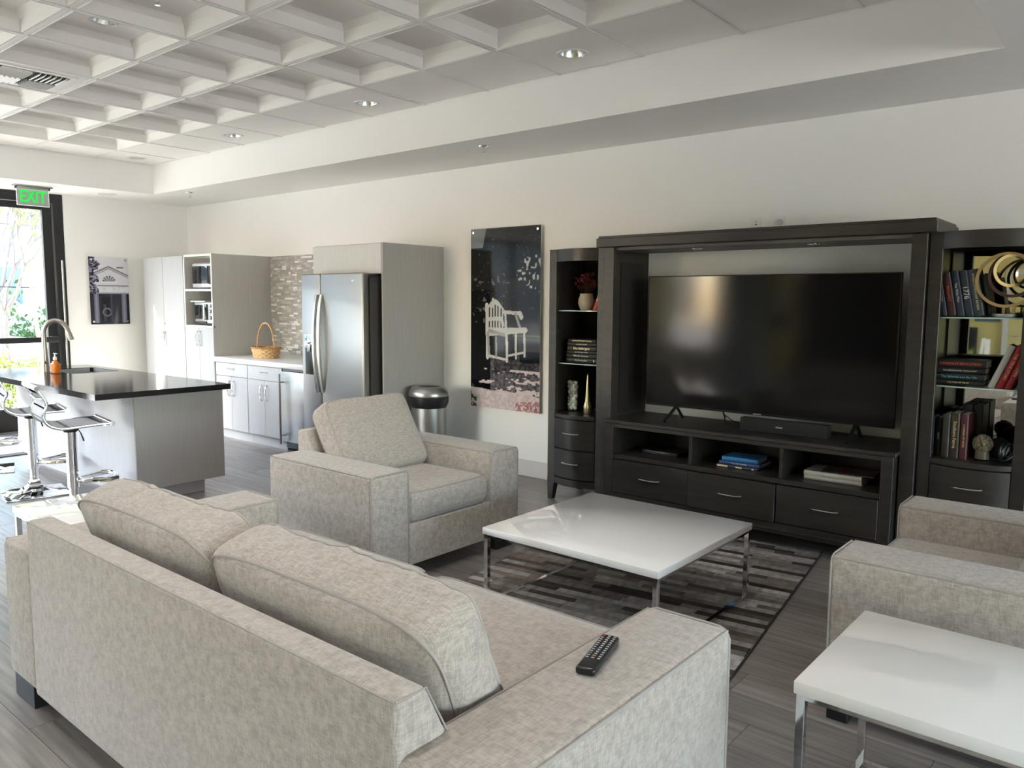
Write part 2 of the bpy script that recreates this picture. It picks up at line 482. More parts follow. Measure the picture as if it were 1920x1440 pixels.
for i in range(NI):
    for j in range(NJ):
        if (i, j) == (3, 2):
            put('ceiling_tile', flat_mesh(G, G), GX0 + (i + .5) * G, GY0 - (j + .5) * G); continue
        if (i, j) in CL:
            cx_, cy_ = CL[(i, j)]; put('coffer_tile', coffer_open(cx_ - (GX0 + (i + .5) * G), cy_ - (GY0 - (j + .5) * G), .075), GX0 + (i + .5) * G, GY0 - (j + .5) * G); continue
        put('coffer_tile', CM, GX0 + (i + .5) * G, GY0 - (j + .5) * G)
bw = RY1 - GY0; lw_ = GX0 - RX0; rw = RX1 - gx1; fw = gy1 - RY0
for i in range(NI):
    xc_ = GX0 + (i + .5) * G; hit = [b for b in BLX if abs(b - xc_) < G / 2]
    if hit:
        me = hole_mesh(G - .018, bw - .018, .004, hit[0] - xc_, 3.85 - (GY0 + bw / 2), .075).mesh('ceiling_tile', None, False); me.materials.append(TILEC)
        put('ceiling_tile', me, xc_, GY0 + bw / 2)
    else: put('ceiling_tile', flat_mesh(G, bw), xc_, GY0 + bw / 2)
    if fw > .03: put('ceiling_tile', flat_mesh(G, fw), GX0 + (i + .5) * G, RY0 + fw / 2)
for j in range(NJ):
    put('ceiling_tile', flat_mesh(lw_, G), RX0 + lw_ / 2, GY0 - (j + .5) * G)
    put('ceiling_tile', flat_mesh(rw, G), gx1 + rw / 2, GY0 - (j + .5) * G)
put('ceiling_tile', flat_mesh(lw_, bw), RX0 + lw_ / 2, GY0 + bw / 2)
put('ceiling_tile', flat_mesh(rw, bw), gx1 + rw / 2, GY0 + bw / 2)

BASE = mat('baseboard_grey', (.62, .61, .60), .5)
struct('baseboard_back', MB().box(-4.93, XR, YW - .014, YW, 0, .135, .002, 1), BASE)
struct('baseboard_left', MB().box(XL, XL + .014, 3.56, 4.27, 0, .135, .002, 1), BASE)
struct('baseboard_front', MB().box(XL, XR, YB, YB + .014, 0, .135, .002, 1), BASE)

# ------------------------------------------------------------------ storefront (left wall)
d1 = thing('door_1', 'black-framed glass entrance door under the exit sign', 'door', (XL - .07, 3.45, 0)); del d1['category']; del d1['label']; d1['kind'] = 'structure'
fr = MB()
fr.box(XL - .12, XL - .005, 3.445, 3.545, 0, 2.56, .003, 1); fr.box(XL - .12, XL - .005, 2.30, 2.38, 0, 2.56, .003, 1)
fr.box(XL - .12, XL - .005, 2.38, 3.445, 2.46, 2.56, .003, 1)
part('door_frame', fr, BLACKM, d1)
lf = MB()
lf.box(XL - .09, XL - .04, 3.345, 3.44, .01, 2.455, .002, 1); lf.box(XL - .09, XL - .04, 2.385, 2.49, .01, 2.455, .002, 1)
lf.box(XL - .09, XL - .04, 2.49, 3.345, 2.385, 2.455, .002, 1); lf.box(XL - .09, XL - .04, 2.49, 3.345, .01, .25, .002, 1)
part('door_leaf', lf, BLACKM, d1)
part('glass_pane', MB().box(XL - .068, XL - .062, 2.49, 3.345, .25, 2.385), GLASST, d1)
part('push_bar', MB().box(XL - .01, XL + .03, 2.42, 3.43, .955, 1.015, .004, 2).box(XL - .04, XL + .0, 3.36, 3.43, .95, 1.02, .004, 2).box(XL - .04, XL, 2.4, 2.47, .95, 1.02, .004, 2), BLACKM, d1)
part('threshold', MB().box(XL - .12, XL + .02, 2.38, 3.445, 0, .012, .003, 1), STEEL, d1)
part('door_closer', MB().tube([(XL + .012, 3.505, 1.85), (XL + .016, 3.505, .3)], .011, 8), STEEL, d1, label='slim silver strip on the door jamb')
prevy = 2.30; k = 0
for yy in (1.05, -.2, -1.45, -2.7, -3.95):
    k += 1
    w = thing('window_%d' % k, 'x', 'x', (XL - .07, prevy, 0)); del w['category']; del w['label']; w['kind'] = 'structure'
    q = MB()
    q.box(XL - .12, XL - .005, yy, yy + .06, 0, 2.56, .003, 1); q.box(XL - .12, XL - .005, yy + .06, prevy, 2.46, 2.56, .003, 1)
    q.box(XL - .12, XL - .005, yy + .06, prevy, 0, .12, .003, 1)
    part('window_frame', q, BLACKM, w)
    part('window_pane', MB().box(XL - .068, XL - .062, yy + .06, prevy, .12, 2.46), GLASST, w)
    prevy = yy

def side_window(n_, x0, x1, y0, y1, z0, z1):  # unseen windows, added in the right and front walls to brighten the room
    w = thing('window_%d' % n_, 'x', 'x', ((x0 + x1) / 2, (y0 + y1) / 2, z0)); del w['category']; del w['label']; w['kind'] = 'structure'
    along_x = (x1 - x0) > (y1 - y0); q = MB(); f = .05
    if along_x:
        q.box(x0, x0 + f, y0, y1, z0, z1).box(x1 - f, x1, y0, y1, z0, z1).box(x0 + f, x1 - f, y0, y1, z0, z0 + f).box(x0 + f, x1 - f, y0, y1, z1 - f, z1)
        g = MB().box(x0 + f, x1 - f, (y0 + y1) / 2 - .003, (y0 + y1) / 2 + .003, z0 + f, z1 - f)
    else:
        q.box(x0, x1, y0, y0 + f, z0, z1).box(x0, x1, y1 - f, y1, z0, z1).box(x0, x1, y0 + f, y1 - f, z0, z0 + f).box(x0, x1, y0 + f, y1 - f, z1 - f, z1)
        g = MB().box((x0 + x1) / 2 - .003, (x0 + x1) / 2 + .003, y0 + f, y1 - f, z0 + f, z1 - f)
    part('window_frame', q, BLACKM, w, smooth=False); part('window_pane', g, GLASSR, w, smooth=False)
for k in range(4): side_window(6 + k, XR + .04, XR + .11, -3.7 + k * 1.925, -3.7 + (k + 1) * 1.925, .3, 2.4)

for k in range(2): side_window(10 + k, -7.4 + k * .975, -6.425 + k * .975, YB - .11, YB - .04, .6, 2.4)

# ------------------------------------------------------------------ ceiling fittings
REFL = mat('downlight_reflector', (.75, .75, .74), .22, metal=1)
def downlight(x, y, z, label, r=.083, deep=True):
    t = thing('downlight', label, 'ceiling light', (x, y, z), 'unlit recessed ceiling downlights')
    part('trim_ring', MB().lathe((x, y, z), [(r * .86, -.001), (r, -.006), (r * 1.12, -.006), (r * 1.14, 0), (r * .86, 0.001)], 32), TEE, t)
    part('reflector', MB().lathe((x, y, z), [(r * .88, -.001), (r * .84, .015), (r * .70, .05), (r * .52, .075), (r * .40, .08), (0, .08)] if deep else [(r * .86, -.002), (r * .5, -.001), (0, -.001)], 32), REFL, t)
    return t
downlight(-2.775, 3.85, ZC + .004, 'recessed downlight in the flat border tile nearest the right end of the ceiling')
downlight(-4.62, 3.85, ZC + .004, 'recessed downlight in the flat border tiles, second from the right along the soffit')
downlight(-6.44, 3.85, ZC + .004, 'recessed downlight in the border tile between the kitchen run and fridge, third from the right')
downlight(-8.237, 3.834, ZC + .004, 'recessed downlight in the far corner border tile of the coffered ceiling', deep=False)
downlight(-8.919, 3.824, ZS, 'recessed downlight in the low soffit above the wall picture by the door', deep=False)
downlight(*CL[(5, 2)], ZC + .092, 'round downlight set inside a coffer at the top left of the picture')
downlight(*CL[(2, 2)], ZC + .092, 'round downlight inside the coffer just beyond the air vent')
k = 0
for (i_, j_), (x, y) in CL.items():
    if True:
        k += 1
        if y < 2 or x > -3:
            downlight(x, y, ZC + .092, 'recessed coffer downlight, %s column from the entrance glass, %s row from the television wall' % (['first', 'second', 'third', 'fourth'][min((k - 1) // 3, 3)], ['first', 'second', 'third'][(k - 1) % 3]))
        l = bpy.data.lights.new('added_fill_spot', 'SPOT'); l.energy = 4.3 if not (-3.2 < x < -2.4 and -.3 < y < .7) else 1.2; l.spot_size = math.radians(125); l.spot_blend = .9; l.shadow_soft_size = .07  # fill spots added at the unlit coffer downlights to lift tables and seats
        l.color = (1.0, .96, .90)
        lo_ = bpy.data.objects.new('added_fill_spot', l); COL.objects.link(lo_); lo_.location = (x, y, ZC + .10)

def sprinkler(x, y, z, label):
    t = thing('sprinkler_head', label, 'sprinkler', (x, y, z), 'fire sprinklers')
    part('escutcheon', MB().lathe((x, y, z), [(0, -.001), (.038, -.001), (.036, -.006), (.016, -.012), (.0, -.012)], 20), CHROME, t)
    b = MB().tube([(x, y, z - .008), (x, y, z - .03)], .007, 8)
    b.tube([(x - .010, y, z - .02), (x - .014, y, z - .035), (x, y, z - .05)], .0025, 6).tube([(x + .010, y, z - .02), (x + .014, y, z - .035), (x, y, z - .05)], .0025, 6)
    b.lathe((x, y, z - .054), [(0, 0), (.014, 0), (.014, .003), (0, .004)], 12)
    part('deflector', b, CHROME, t)
sprinkler(-3.93, 4.36, ZS, 'chrome fire sprinkler under the soffit above the tall bench picture')
sprinkler(-8.06, 4.30, ZS, 'chrome fire sprinkler under the soffit above the pantry cabinet')
sprinkler(-4.02, 2.01, ZC + .092, 'chrome fire sprinkler in a coffer at the top edge of the picture')

# air diffuser in the flat tile (cell 3,2)
vx, vy = GX0 + 3.5 * G, GY0 - 2.5 * G
t = thing('air_vent', 'square four-way ceiling air vent with white frame and dark slots', 'vent', (vx, vy, ZC))
WMET = mat('vent_white', (.82, .82, .80), .45)
VD = mat('vent_dark', (.05, .05, .05), .7)
fr = MB(); h = .205
for a in range(4):
    q = MB().prism([(-h - .03, -h - .03), (h + .03, -h - .03), (h, -h), (-h, -h)], 2, -.004, .006); q.xf(Matrix.Translation((vx, vy, ZC)) @ Matrix.Rotation(a * PI / 2, 4, 'Z'))
    me = q.mesh('t', None, False); fr.bm.from_mesh(me); bpy.data.meshes.remove(me)
part('frame', fr, WMET, t, smooth=False)
part('backing', MB().box(vx - h, vx + h, vy - h, vy + h, ZC + .0025, ZC + .0038), VD, t, smooth=False)
for qd in range(4):
    cx, cy = ((-.5, -.5), (.5, -.5), (.5, .5), (-.5, .5))[qd]
    for k in range(6):
        q = MB().box(-.085, .085, -.003, .003, -.011, .011); q.xf(Matrix.Rotation(math.radians(40), 4, 'X'))
        q.xf(Matrix.Translation((vx + cx * h, vy + cy * h, ZC - .010)) @ Matrix.Rotation((qd % 2) * PI / 2 + (PI if qd > 1 else 0), 4, 'Z') @ Matrix.Translation((0, (k - 2.5) * .031, 0)))
        part('louvre', q, WMET, t, smooth=False)

# exit sign hanging from the soffit (edge-lit clear panel)
ex, ey0, ey1 = -8.9, 2.935, 3.225
t = thing('exit_sign', 'edge-lit clear exit sign with green EXIT letters hanging above the door', 'exit sign', (ex, (ey0 + ey1) / 2, ZS))
part('housing', MB().box(ex - .045, ex + .045, ey0 - .03, ey1 + .03, ZS - .012, ZS, .003, 2).box(ex - .02, ex + .02, ey0, ey1, ZS - .03, ZS - .012, .004, 2), STEEL, t)
part('end_cap', MB().box(ex - .022, ex + .022, ey0 - .012, ey0, ZS - .036, ZS - .010, .003, 2), BLACKP, t)
part('end_cap', MB().box(ex - .022, ex + .022, ey1, ey1 + .012, ZS - .036, ZS - .010, .003, 2), BLACKP, t)
ACR = mat('acrylic_panel', (.50, .51, .50), .2, alpha=.6)
part('panel', MB().box(ex - .004, ex + .004, ey0, ey1, ZS - .195, ZS - .03, .001, 1), ACR, t, label='clear acrylic panel')
part('panel_edge', MB().box(ex - .0045, ex + .0045, ey0, ey1, ZS - .199, ZS - .195).box(ex - .0045, ex + .0045, ey1, ey1 + .003, ZS - .199, ZS - .03).box(ex - .0045, ex + .0045, ey0 - .003, ey0, ZS - .199, ZS - .03), mat('panel_edge', (.9, .95, .92), .3, emit=((.8, 1, .9), .03)), t)
GREEN = mat('exit_green', (.0, .40, .04), .4, emit=((.0, 1, .06), .045))
part('lettering', text_mb('EXIT', .165, Matrix.Translation((ex + .006, (ey0 + ey1) / 2, ZS - .112)) @ Matrix.Rotation(PI / 2, 4, 'Z') @ FRONT, sx=.72, font_bold=True), GREEN, t, label='green letters reading EXIT')

# ------------------------------------------------------------------ flat prints painted face by face with numpy (vertex colours)
def print_mesh(name, w, h, nx, ny, paint):
    """vertical grid in the XZ plane, facing -y, origin bottom-left; paint(u,v)-> rgb arrays (u right, v up, 0..1)"""
    xs = np.linspace(0, w, nx + 1); zs = np.linspace(0, h, ny + 1)
    X, Z = np.meshgrid(xs, zs); co = np.stack([X.ravel(), np.zeros(X.size), Z.ravel()], 1)
    a = np.arange(nx * ny); r = a // nx; c = a % nx; b0 = r * (nx + 1) + c
    f = np.stack([b0, b0 + 1, b0 + nx + 2, b0 + nx + 1], 1)
    me = bpy.data.meshes.new(name)
    me.vertices.add(len(co)); me.vertices.foreach_set('co', co.ravel())
    me.loops.add(f.size); me.loops.foreach_set('vertex_index', f.ravel())
    me.polygons.add(len(f)); me.polygons.foreach_set('loop_start', np.arange(0, f.size, 4)); me.polygons.foreach_set('loop_total', np.full(len(f), 4))
    me.update(); me.validate()
    ca = me.color_attributes.new('print', 'FLOAT_COLOR', 'POINT')
    u = co[:, 0] / w; v = co[:, 2] / h
    rgb = np.clip(paint(u, v), 0, 1); col = np.ones((len(co), 4)); col[:, :3] = rgb ** 2.2
    ca.data.foreach_set('color', col.ravel()); return me
def print_mat(name, rough=.08):
    M = bpy.data.materials.new(name); M.use_nodes = True; n = M.node_tree.nodes; b = n['Principled BSDF']
    at = n.new('ShaderNodeAttribute'); at.attribute_name = 'print'; M.node_tree.links.new(at.outputs['Color'], b.inputs['Base Color'])
    b.inputs['Roughness'].default_value = rough; b.inputs['Specular IOR Level'].default_value = .28; MATS[name] = M; return M
rng = np.random.RandomState(3)
def vnoise(u, v, s, sd=0):
    g = np.random.RandomState(sd).rand(64, 64); x = u * s; y = v * s
    x0 = np.floor(x).astype(int); y0 = np.floor(y).astype(int); fx = x - x0; fy = y - y0
    fx = fx * fx * (3 - 2 * fx); fy = fy * fy * (3 - 2 * fy)
    G_ = lambda a, b: g[a % 64, b % 64]
    return (G_(x0, y0) * (1 - fx) + G_(x0 + 1, y0) * fx) * (1 - fy) + (G_(x0, y0 + 1) * (1 - fx) + G_(x0 + 1, y0 + 1) * fx) * fy
def seg(u, v, a, b, w):   # distance to segment in units (u, v*2 aspect)
    ax, ay = a; bx, by = b; dx, dy = bx - ax, (by - ay) * 2
    px, py = u - ax, (v - ay) * 2; tt = np.clip((px * dx + py * dy) / (dx * dx + dy * dy + 1e-9), 0, 1)
    return np.hypot(px - tt * dx, py - tt * dy) < w
def paint_bench(u, v):
    n = vnoise(u, v * 2, 6, 1); n2 = vnoise(u, v * 2, 22, 2); n3 = vnoise(u, v * 2, 40, 5)
    g = .13 + .05 * n2 * n; g = g[:, None] * np.array([1.02, 1, .98])
    def setc(mk, c):
        c = np.array(c); g[mk] = c if c.ndim == 1 else c
    wall = (v > .42) & (u > .45) & (v < .72); g[wall] = (.20, .19, .185)
    setc((u < .28) & (v < .66) & (v > .28), (.05, .05, .055))
    # garden floor
    fl = v < .26 + .03 * n; base = (.36 + .25 * (n3 - .5))[:, None] * np.array([.98, .95, 1.02]); g[fl] = base[fl]
    g[(v < .30) & (v > .20) & (u > .35) & fl] *= .8
    n5 = vnoise(u * .5, v * 6, 9, 21); n6 = vnoise(u, v * 4, 26, 22)
    g[(u < .30) & (v > .10) & (v < .3)] = (.07, .075, .085)
    br = (v < .225) & (.62 * n5 + .38 * n6 > .56 - .25 * np.clip(u - .4, -.3, .5) * (v > .15)) & (v > .09) & (u > .12 + .9 * np.clip(v - .14, 0, 1)); g[br] = (.82, .76, .77)
    lo = v < .10 + .02 * n - .02 * u; g[lo] = np.array([.86, .80, .81]) - .12 * (n3[lo][:, None])
    rd = (v < .045 + .05 * (u - .62)) & (u > .6 + .1 * n6) & (vnoise(u, v * 2, 60, 31) > .40); g[rd] = (.66, .46, .46)
    g[(v < .13) & (u < .09) & (n3 > .5)] = (.30, .36, .22)
    # ground patches beside the bench
    bl = (v > .27) & (v < .40) & (u > .70); g[bl] = np.array([.30, .31, .34]); g[(v > .27) & (v < .33) & (u > .72)] = (.12, .12, .14)
    g[(v > .408) & (v < .42) & (u > .62)] = (.30, .40, .24)
    # leaf highlights
    n4 = vnoise(u + .3, v * 2, 34, 12); lf = (n4 > .62) & (n2 > .42) & (np.hypot((u - .93) / .26, (v - .755) / .09) < 1); g[lf] = (.74, .73, .70); lf = (n4 > .75) & (n2 > .5) & (v > .48) & (v < .74) & (u < .5); g[lf] = (.42, .42, .42)
    lf = (n3 > .93) & (v > .56) & (v < .98); g[lf] = (.40, .39, .38)
    # pale reflection block
    bk = (u < .2 - .5 * (.94 - v)) & (v > .895); g[bk] = (.48, .50, .50)
    # bench
    Wc = (.80, .80, .80); Ws = (.62, .62, .63)
    bx = .23
    back = (u > .24) & (u < .52) & (v > .44) & (v < .575 + .035 * np.cos((u - .36) * 16)); sl = (np.sin(u * 150) > -.1) | (v > .56 + .02 * np.cos((u - .36) * 16)) | (v < .455)
    g[back & sl] = Wc; g[back & ~sl] = (.22, .22, .22)
    for (a, b, w, c) in (((.24, .58), (.255, .285), .022, Wc), ((.335, .61), (.335, .57), .018, Wc), ((.51, .54), (.53, .44), .014, Wc),
                         ((.26, .50), (.46, .505), .022, Wc), ((.46, .505), (.48, .47), .02, Wc), ((.50, .54), (.72, .535), .02, Wc), ((.72, .535), (.74, .515), .028, Wc),
                         ((.66, .53), (.72, .46), .016, Ws), ((.27, .42), (.78, .445), .03, Wc), ((.50, .44), (.80, .445), .028, Wc), ((.28, .435), (.50, .415), .02, Ws),
                         ((.535, .42), (.54, .27), .017, Wc), ((.665, .42), (.67, .29), .015, Wc), ((.785, .43), (.79, .305), .014, Wc), ((.26, .42), (.28, .29), .016, Ws),
                         ((.28, .295), (.54, .278), .014, Wc), ((.54, .30), (.79, .325), .012, Wc), ((.38, .40), (.385, .29), .012, Ws)):
        g[seg(u, v, a, b, w)] = c
    return g
def paint_portico(u, v):
    n = vnoise(u, v * 2, 14, 7); n2 = vnoise(u, v * 2, 30, 9)
    g = np.ones((len(u), 3)) * np.array([.80, .80, .83])
    # house face
    roof = (.86 - abs(u - .5) * .26); g[(v < roof) & (v > .46)] = (.78, .78, .81)
    g[(abs(v - roof) < .012)] = (.45, .45, .48); g[(v < roof - .02) & (v > roof - .04)] = (.58, .58, .61)
    g[(v > .84) & (v < .86) & (u > .70) & (u < .88)] = (.45, .45, .47)
    fan = (np.hypot((u - .5) / .17, (v - .64) / .085) < 1) & (v > .64); g[fan] = (.42, .42, .45)
    ang = np.arctan2((v - .64) * 2, u - .5); g[fan & (np.sin(ang * 12) > .55)] = (.75, .75, .78)
    g[(v > .625) & (v < .64) & (abs(u - .5) < .19)] = (.86, .86, .88)
    g[(v > .565) & (v < .585) & (u > .2)] = (.48, .48, .52); g[(v > .455) & (v < .475)] = (.52, .52, .56)
    g[(v > .475) & (v < .565) & (n2 > .6)] = (.72, .72, .76)
    dk = v < .455; g[dk] = (.15, .15, .19)
    for a, b in ((.10, .22), (.80, .93)):
        c = dk & (u > a) & (u < b); g[c] = np.array([.50, .50, .56]) - .3 * (np.abs((u[c] - (a + b) / 2) / (b - a))[:, None])
    g[dk & (u > .30) & (u < .52) & (v < .40)] = (.08, .08, .11); g[(v < .3) & (u > .33) & (u < .40) & (v > .05)] = (.22, .22, .27)
    wr = np.abs(np.hypot((u - .42) / .1, (v - .18) / .055) - 1) < .18; g[wr] = (.40, .40, .44)
    g[dk & (u > .52) & (u < .56)] = (.24, .24, .3)
    tr = (u < .14 + .12 * n + .04 * np.sin(v * 30)) & (v > .45); g[tr] = (.30, .29, .36); g[tr & (n2 > .6)] = (.55, .54, .62); g[tr & (n2 < .35)] = (.14, .13, .18)
    g[(v < .02)] = (.12, .12, .15)
    return g
def wall_print(name, label, w, h, nx, ny, paint, at, rz, backing):
    t = thing(name, label, 'wall picture', at, None, rz)
    Mx = WM[t.name]
    me = print_mesh('printed_face', w, h, nx, ny, paint); o = obj_from('printed_face', me, print_mat(name + '_print'), t); o.location = (0, -.0025, 0)
    part('acrylic_panel', MB().box(0, w, -.002, .006, 0, h).xf(Mx), backing, t)
    for cx in (.03, w - .03):
        for cz in (.03, h - .03):
            part('standoff_bolt', MB().xf(Matrix.Identity(4)).tube([(cx, -.008, cz), (cx, -.0026, cz)], .011, 14).tube([(cx, .006, cz), (cx, .028, cz)], .009, 12).xf(Mx), CHROME, t)
    return t
BK = mat('print_backing', (.62, .62, .62), .3)
wall_print('bench_picture', 'tall dark frameless photo print of a white garden bench on the long wall', .75, 1.50, 150, 345, paint_bench, (-4.59, 4.94, .535), 0, BK)
wall_print('portico_picture', 'small black and white photo print of a pedimented porch beside the entrance door', .435, .762, 96, 170, paint_portico, (-9.37, 3.768, 1.143), PI / 2, BK)

# outlets above the hutch
WP = mat('switch_plate_white', (.80, .80, .78), .4)
for x, lab in ((-2.10, 'white duplex outlet plate peeking over the hutch, left of the two'), (-1.94, 'white wall plate with a plugged-in adapter over the hutch, right of the two')):
    t = thing('wall_outlet', lab, 'outlet', (x, YW, 1.93), 'wall plates above the hutch')
    part('plate', MB().box(x - .036, x + .036, YW - .006, YW, 1.87, 1.985, .002, 2), WP, t)
    if x < -2:
        part('socket', MB().box(x - .003, x + .003, YW - .007, YW - .006, 1.956, 1.962).box(x - .005, x + .005, YW - .007, YW - .006, 1.935, 1.943), BLACKP, t)
    else:
        part('adapter', MB().tube([(x, YW - .006, 1.945), (x + .004, YW - .03, 1.945)], .018, 14), mat('grey_plastic', (.45, .45, .44), .5), t)

# ------------------------------------------------------------------ KITCHEN RUN
YF = 4.27
def handle(parent, x, y, z, w=.13, vertical=True):
    part('handle', bow_handle(x, y, z, w, vertical=vertical), CHROME, parent)
# tall pantry
t = thing('pantry_cabinet', 'tall pale grey two-door pantry cabinet in the kitchen corner', 'cabinet', (-8.67, YF, 0))
part('carcass', MB().box(-9.13, -8.215, YF + .02, YW - .002, .10, 1.905).box(-9.13, -8.215, YF + .07, YW - .002, 0, .10), LAM, t)
for a, b, hx in ((-9.127, -8.672, -8.70), (-8.668, -8.218, -8.64)):
    d = part('door', MB().box(a, b, YF, YF + .019, .105, 1.90, .0015, 1), LAM, t)
    handle(d, hx, YF, .99, .16)
part('door_lock', MB().tube([(-8.645, YF - .006, 1.16), (-8.645, YF, 1.16)], .009, 12), CHROME, t)
# microwave tower
t = thing('oven_tower_cabinet', 'tall grey cabinet tower with open niches for microwave and toaster oven', 'cabinet', (-7.9, YF, 0))
xa, xb = -8.205, -7.62
cb = MB(); cb.box(xa, xa + .018, YF, YW - .002, .10, 1.905); cb.box(xa + .018, xb - .018, YW - .02, YW - .002, 1.15, 1.89)
cb.box(xa + .018, xb - .018, YF + .02, YW - .002, .10, 1.14)
part('carcass', cb, LAMI, t)
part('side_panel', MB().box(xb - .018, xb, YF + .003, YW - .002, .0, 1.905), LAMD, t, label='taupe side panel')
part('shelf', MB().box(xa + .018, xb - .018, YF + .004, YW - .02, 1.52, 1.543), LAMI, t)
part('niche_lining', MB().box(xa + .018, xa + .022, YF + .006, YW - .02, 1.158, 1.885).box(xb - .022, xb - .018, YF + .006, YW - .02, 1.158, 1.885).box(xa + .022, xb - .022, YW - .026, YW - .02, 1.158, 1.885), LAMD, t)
part('edge_trim', MB().box(xa, xb, YF, YF + .02, 1.885, 1.905).box(xb - .02, xb, YF - .001, YF + .003, 1.15, 1.885).box(xa, xb, YF, YF + .02, 1.14, 1.158), LAMI, t)
for a, b, hx in ((xa + .002, -7.914, -7.945), (-7.911, xb - .002, -7.88)):
    d = part('door', MB().box(a, b, YF - .001, YF + .018, .105, 1.138, .0015, 1), LAM, t)
    handle(d, hx, YF, 1.02, .16)
part('toe_kick', MB().box(xa, xb - .018, YF + .07, YF + .09, 0, .10), LAM, t)
# microwave
MW = mat('microwave_silver', (.55, .55, .55), .35, metal=.6)
t = thing('microwave', 'rounded silver microwave in the upper niche of the kitchen tower', 'microwave', (-7.83, YF + .16, 1.543))
part('body', MB().box(-8.10, -7.645, YF + .04, YF + .40, 1.553, 1.815, .02, 3), MW, t)
part('door_window', MB().box(-8.075, -7.76, YF + .030, YF + .042, 1.60, 1.785, .012, 3), SCREEN, t)
part('control_panel', MB().box(-7.75, -7.66, YF + .032, YF + .042, 1.59, 1.785, .006, 2), BLACKP, t)
part('foot', MB().box(-8.05, -7.70, YF + .06, YF + .35, 1.543, 1.554), BLACKP, t)
# toaster oven
t = thing('toaster_oven', 'silver toaster oven with two knobs in the lower niche of the kitchen tower', 'toaster oven', (-7.85, YF + 0.040, 1.158))
part('body', MB().box(-8.07, -7.645, YF + 0.040, YF + 0.370, 1.175, 1.405, .012, 3), STEEL, t)
part('door_glass', MB().box(-8.045, -7.80, YF + 0.028, YF + 0.041, 1.225, 1.375, .004, 2), SCREEN, t)
part('handle', MB().tube([(-7.80, YF + 0.040, 1.22), (-7.80, YF + 0.000, 1.225), (-7.80, YF + 0.000, 1.375), (-7.80, YF + 0.040, 1.38)], .008, 8), CHROME, t)
for z in (1.24, 1.31): part('knob', MB().tube([(-7.715, YF + 0.040, z), (-7.715, YF + 0.015, z)], .019, 16), STEELD, t)
part('display', MB().box(-7.735, -7.69, YF + 0.035, YF + 0.041, 1.345, 1.385, .002, 1), BLACKP, t)
part('crumb_tray', MB().box(-8.03, -7.82, YF + 0.030, YF + 0.050, 1.182, 1.20), BLACKP, t)
part('foot', MB().box(-8.0, -7.70, YF + 0.070, YF + 0.340, 1.158, 1.176), BLACKP, t)
t = single('cutting_board', MB().box(-8.15, -7.85, YF + 0.040, YF + 0.260, 1.4052, 1.4172, .003, 1), LAMI, 'thin white board lying on top of the toaster oven', 'board', (-8.0, YF + 0.120, 1.405))

# base cabinets + counter
xs = [-7.60, -7.005, -6.41]
for k in range(2):
    a, b = xs[k] + .002, xs[k + 1] - .002
    t = thing('base_cabinet', ['grey base cabinet with drawer and two doors beside the kitchen tower', 'grey base cabinet with drawer and two doors beside the steel cooler'][k], 'cabinet', ((a + b) / 2, YF, 0), 'kitchen base cabinets')
    LAMB = mat('grey_laminate_brightened', (.50, .505, .52), .5, var=((60, 60, 3), .05, 3))  # same laminate as the pantry, colour lightened to stand in for brighter light
    part('carcass', MB().box(a, b, YF + .02, YW - .002, .10, .792).box(a, b, YF + .05, YW - .01, 0, .10), LAMB, t)
    dr = part('drawer', MB().box(a + .002, b - .002, YF, YF + .019, .655, .788, .0015, 1), LAMB, t); handle(dr, (a + b) / 2, YF, .735, .13, False)
    mid = (a + b) / 2
    for c, d_, hx in ((a + .002, mid - .0015, mid - .045), (mid + .0015, b - .002, mid + .045)):
        dd = part('door', MB().box(c, d_, YF, YF + .019, .105, .651, .0015, 1), LAMB, t); handle(dd, hx, YF, .53, .16)
ct = MB().box(-7.615, -5.90, YF - .025, YW - .014, .795, .843, .003, 2)
single('countertop', ct, QUARTZ, 'long white quartz worktop on the kitchen base cabinets', 'worktop', (-6.75, 4.6, .795))
# steel cooler
t = thing('beverage_cooler', 'stainless steel undercounter cooler with a long bar handle left of the fridge', 'cooler', (-6.13, YF, 0))
part('body', MB().box(-6.40, -5.90, YF + .03, YW - .02, .03, .79), BLACKP, t)
dd = part('door', MB().box(-6.395, -5.905, YF - .02, YF + .03, .10, .765, .004, 2), STEEL, t)
part('handle', MB().tube([(-6.355, YF - .065, .08), (-6.355, YF - .065, .745)], .010, 10).tube([(-6.355, YF - .02, .16), (-6.355, YF - .065, .16)], .006, 8).tube([(-6.355, YF - .02, .665), (-6.355, YF - .065, .665)], .006, 8), STEELD, dd)
part('top_grille', MB().box(-6.39, -5.91, YF + .0, YF + .03, .77, .79), mat('grille_dark', (.12, .12, .12), .4, metal=.5), t)
# mosaic backsplash
tm = [mat('mosaic_%s' % n_, c_, r_) for n_, c_, r_ in (('taupe', (.47, .445, .42), .25), ('grey', (.58, .565, .545), .2), ('umber', (.36, .335, .315), .3), ('pearl', (.85, .84, .82), .12))]
t = thing('mosaic_backsplash', 'thin grey and pearl strip-tile mosaic backsplash behind the wicker basket', 'backsplash', (-6.7, YW, .845))
part('grout_bed', MB().box(-7.618, -5.90, YW - .006, YW - .001, .845, 1.905), mat('grout', (.34, .33, .31), .8), t, smooth=False)
mb = MB(); rr = random.Random(5); z = .848; row = 0
while z < 1.90:
    hh = .0205; cols_ = .076; off = (row % 2) * .038 + (rr.random() * .006); x = -7.617 - off
    while x < -5.91:
        w_ = cols_ if rr.random() < .8 else cols_ / 2
        a, b = max(x, -7.617), min(x + w_ - .0015, -5.905)
        if b - a > .004:
            mb.box(a, b, YW - .0095 - rr.random() * .001, YW - .006, z, min(z + hh, 1.904), mi=rr.choices([0, 1, 2, 3], [5, 4, 3, 1.3])[0])
        x += w_
    z += hh + .0022; row += 1
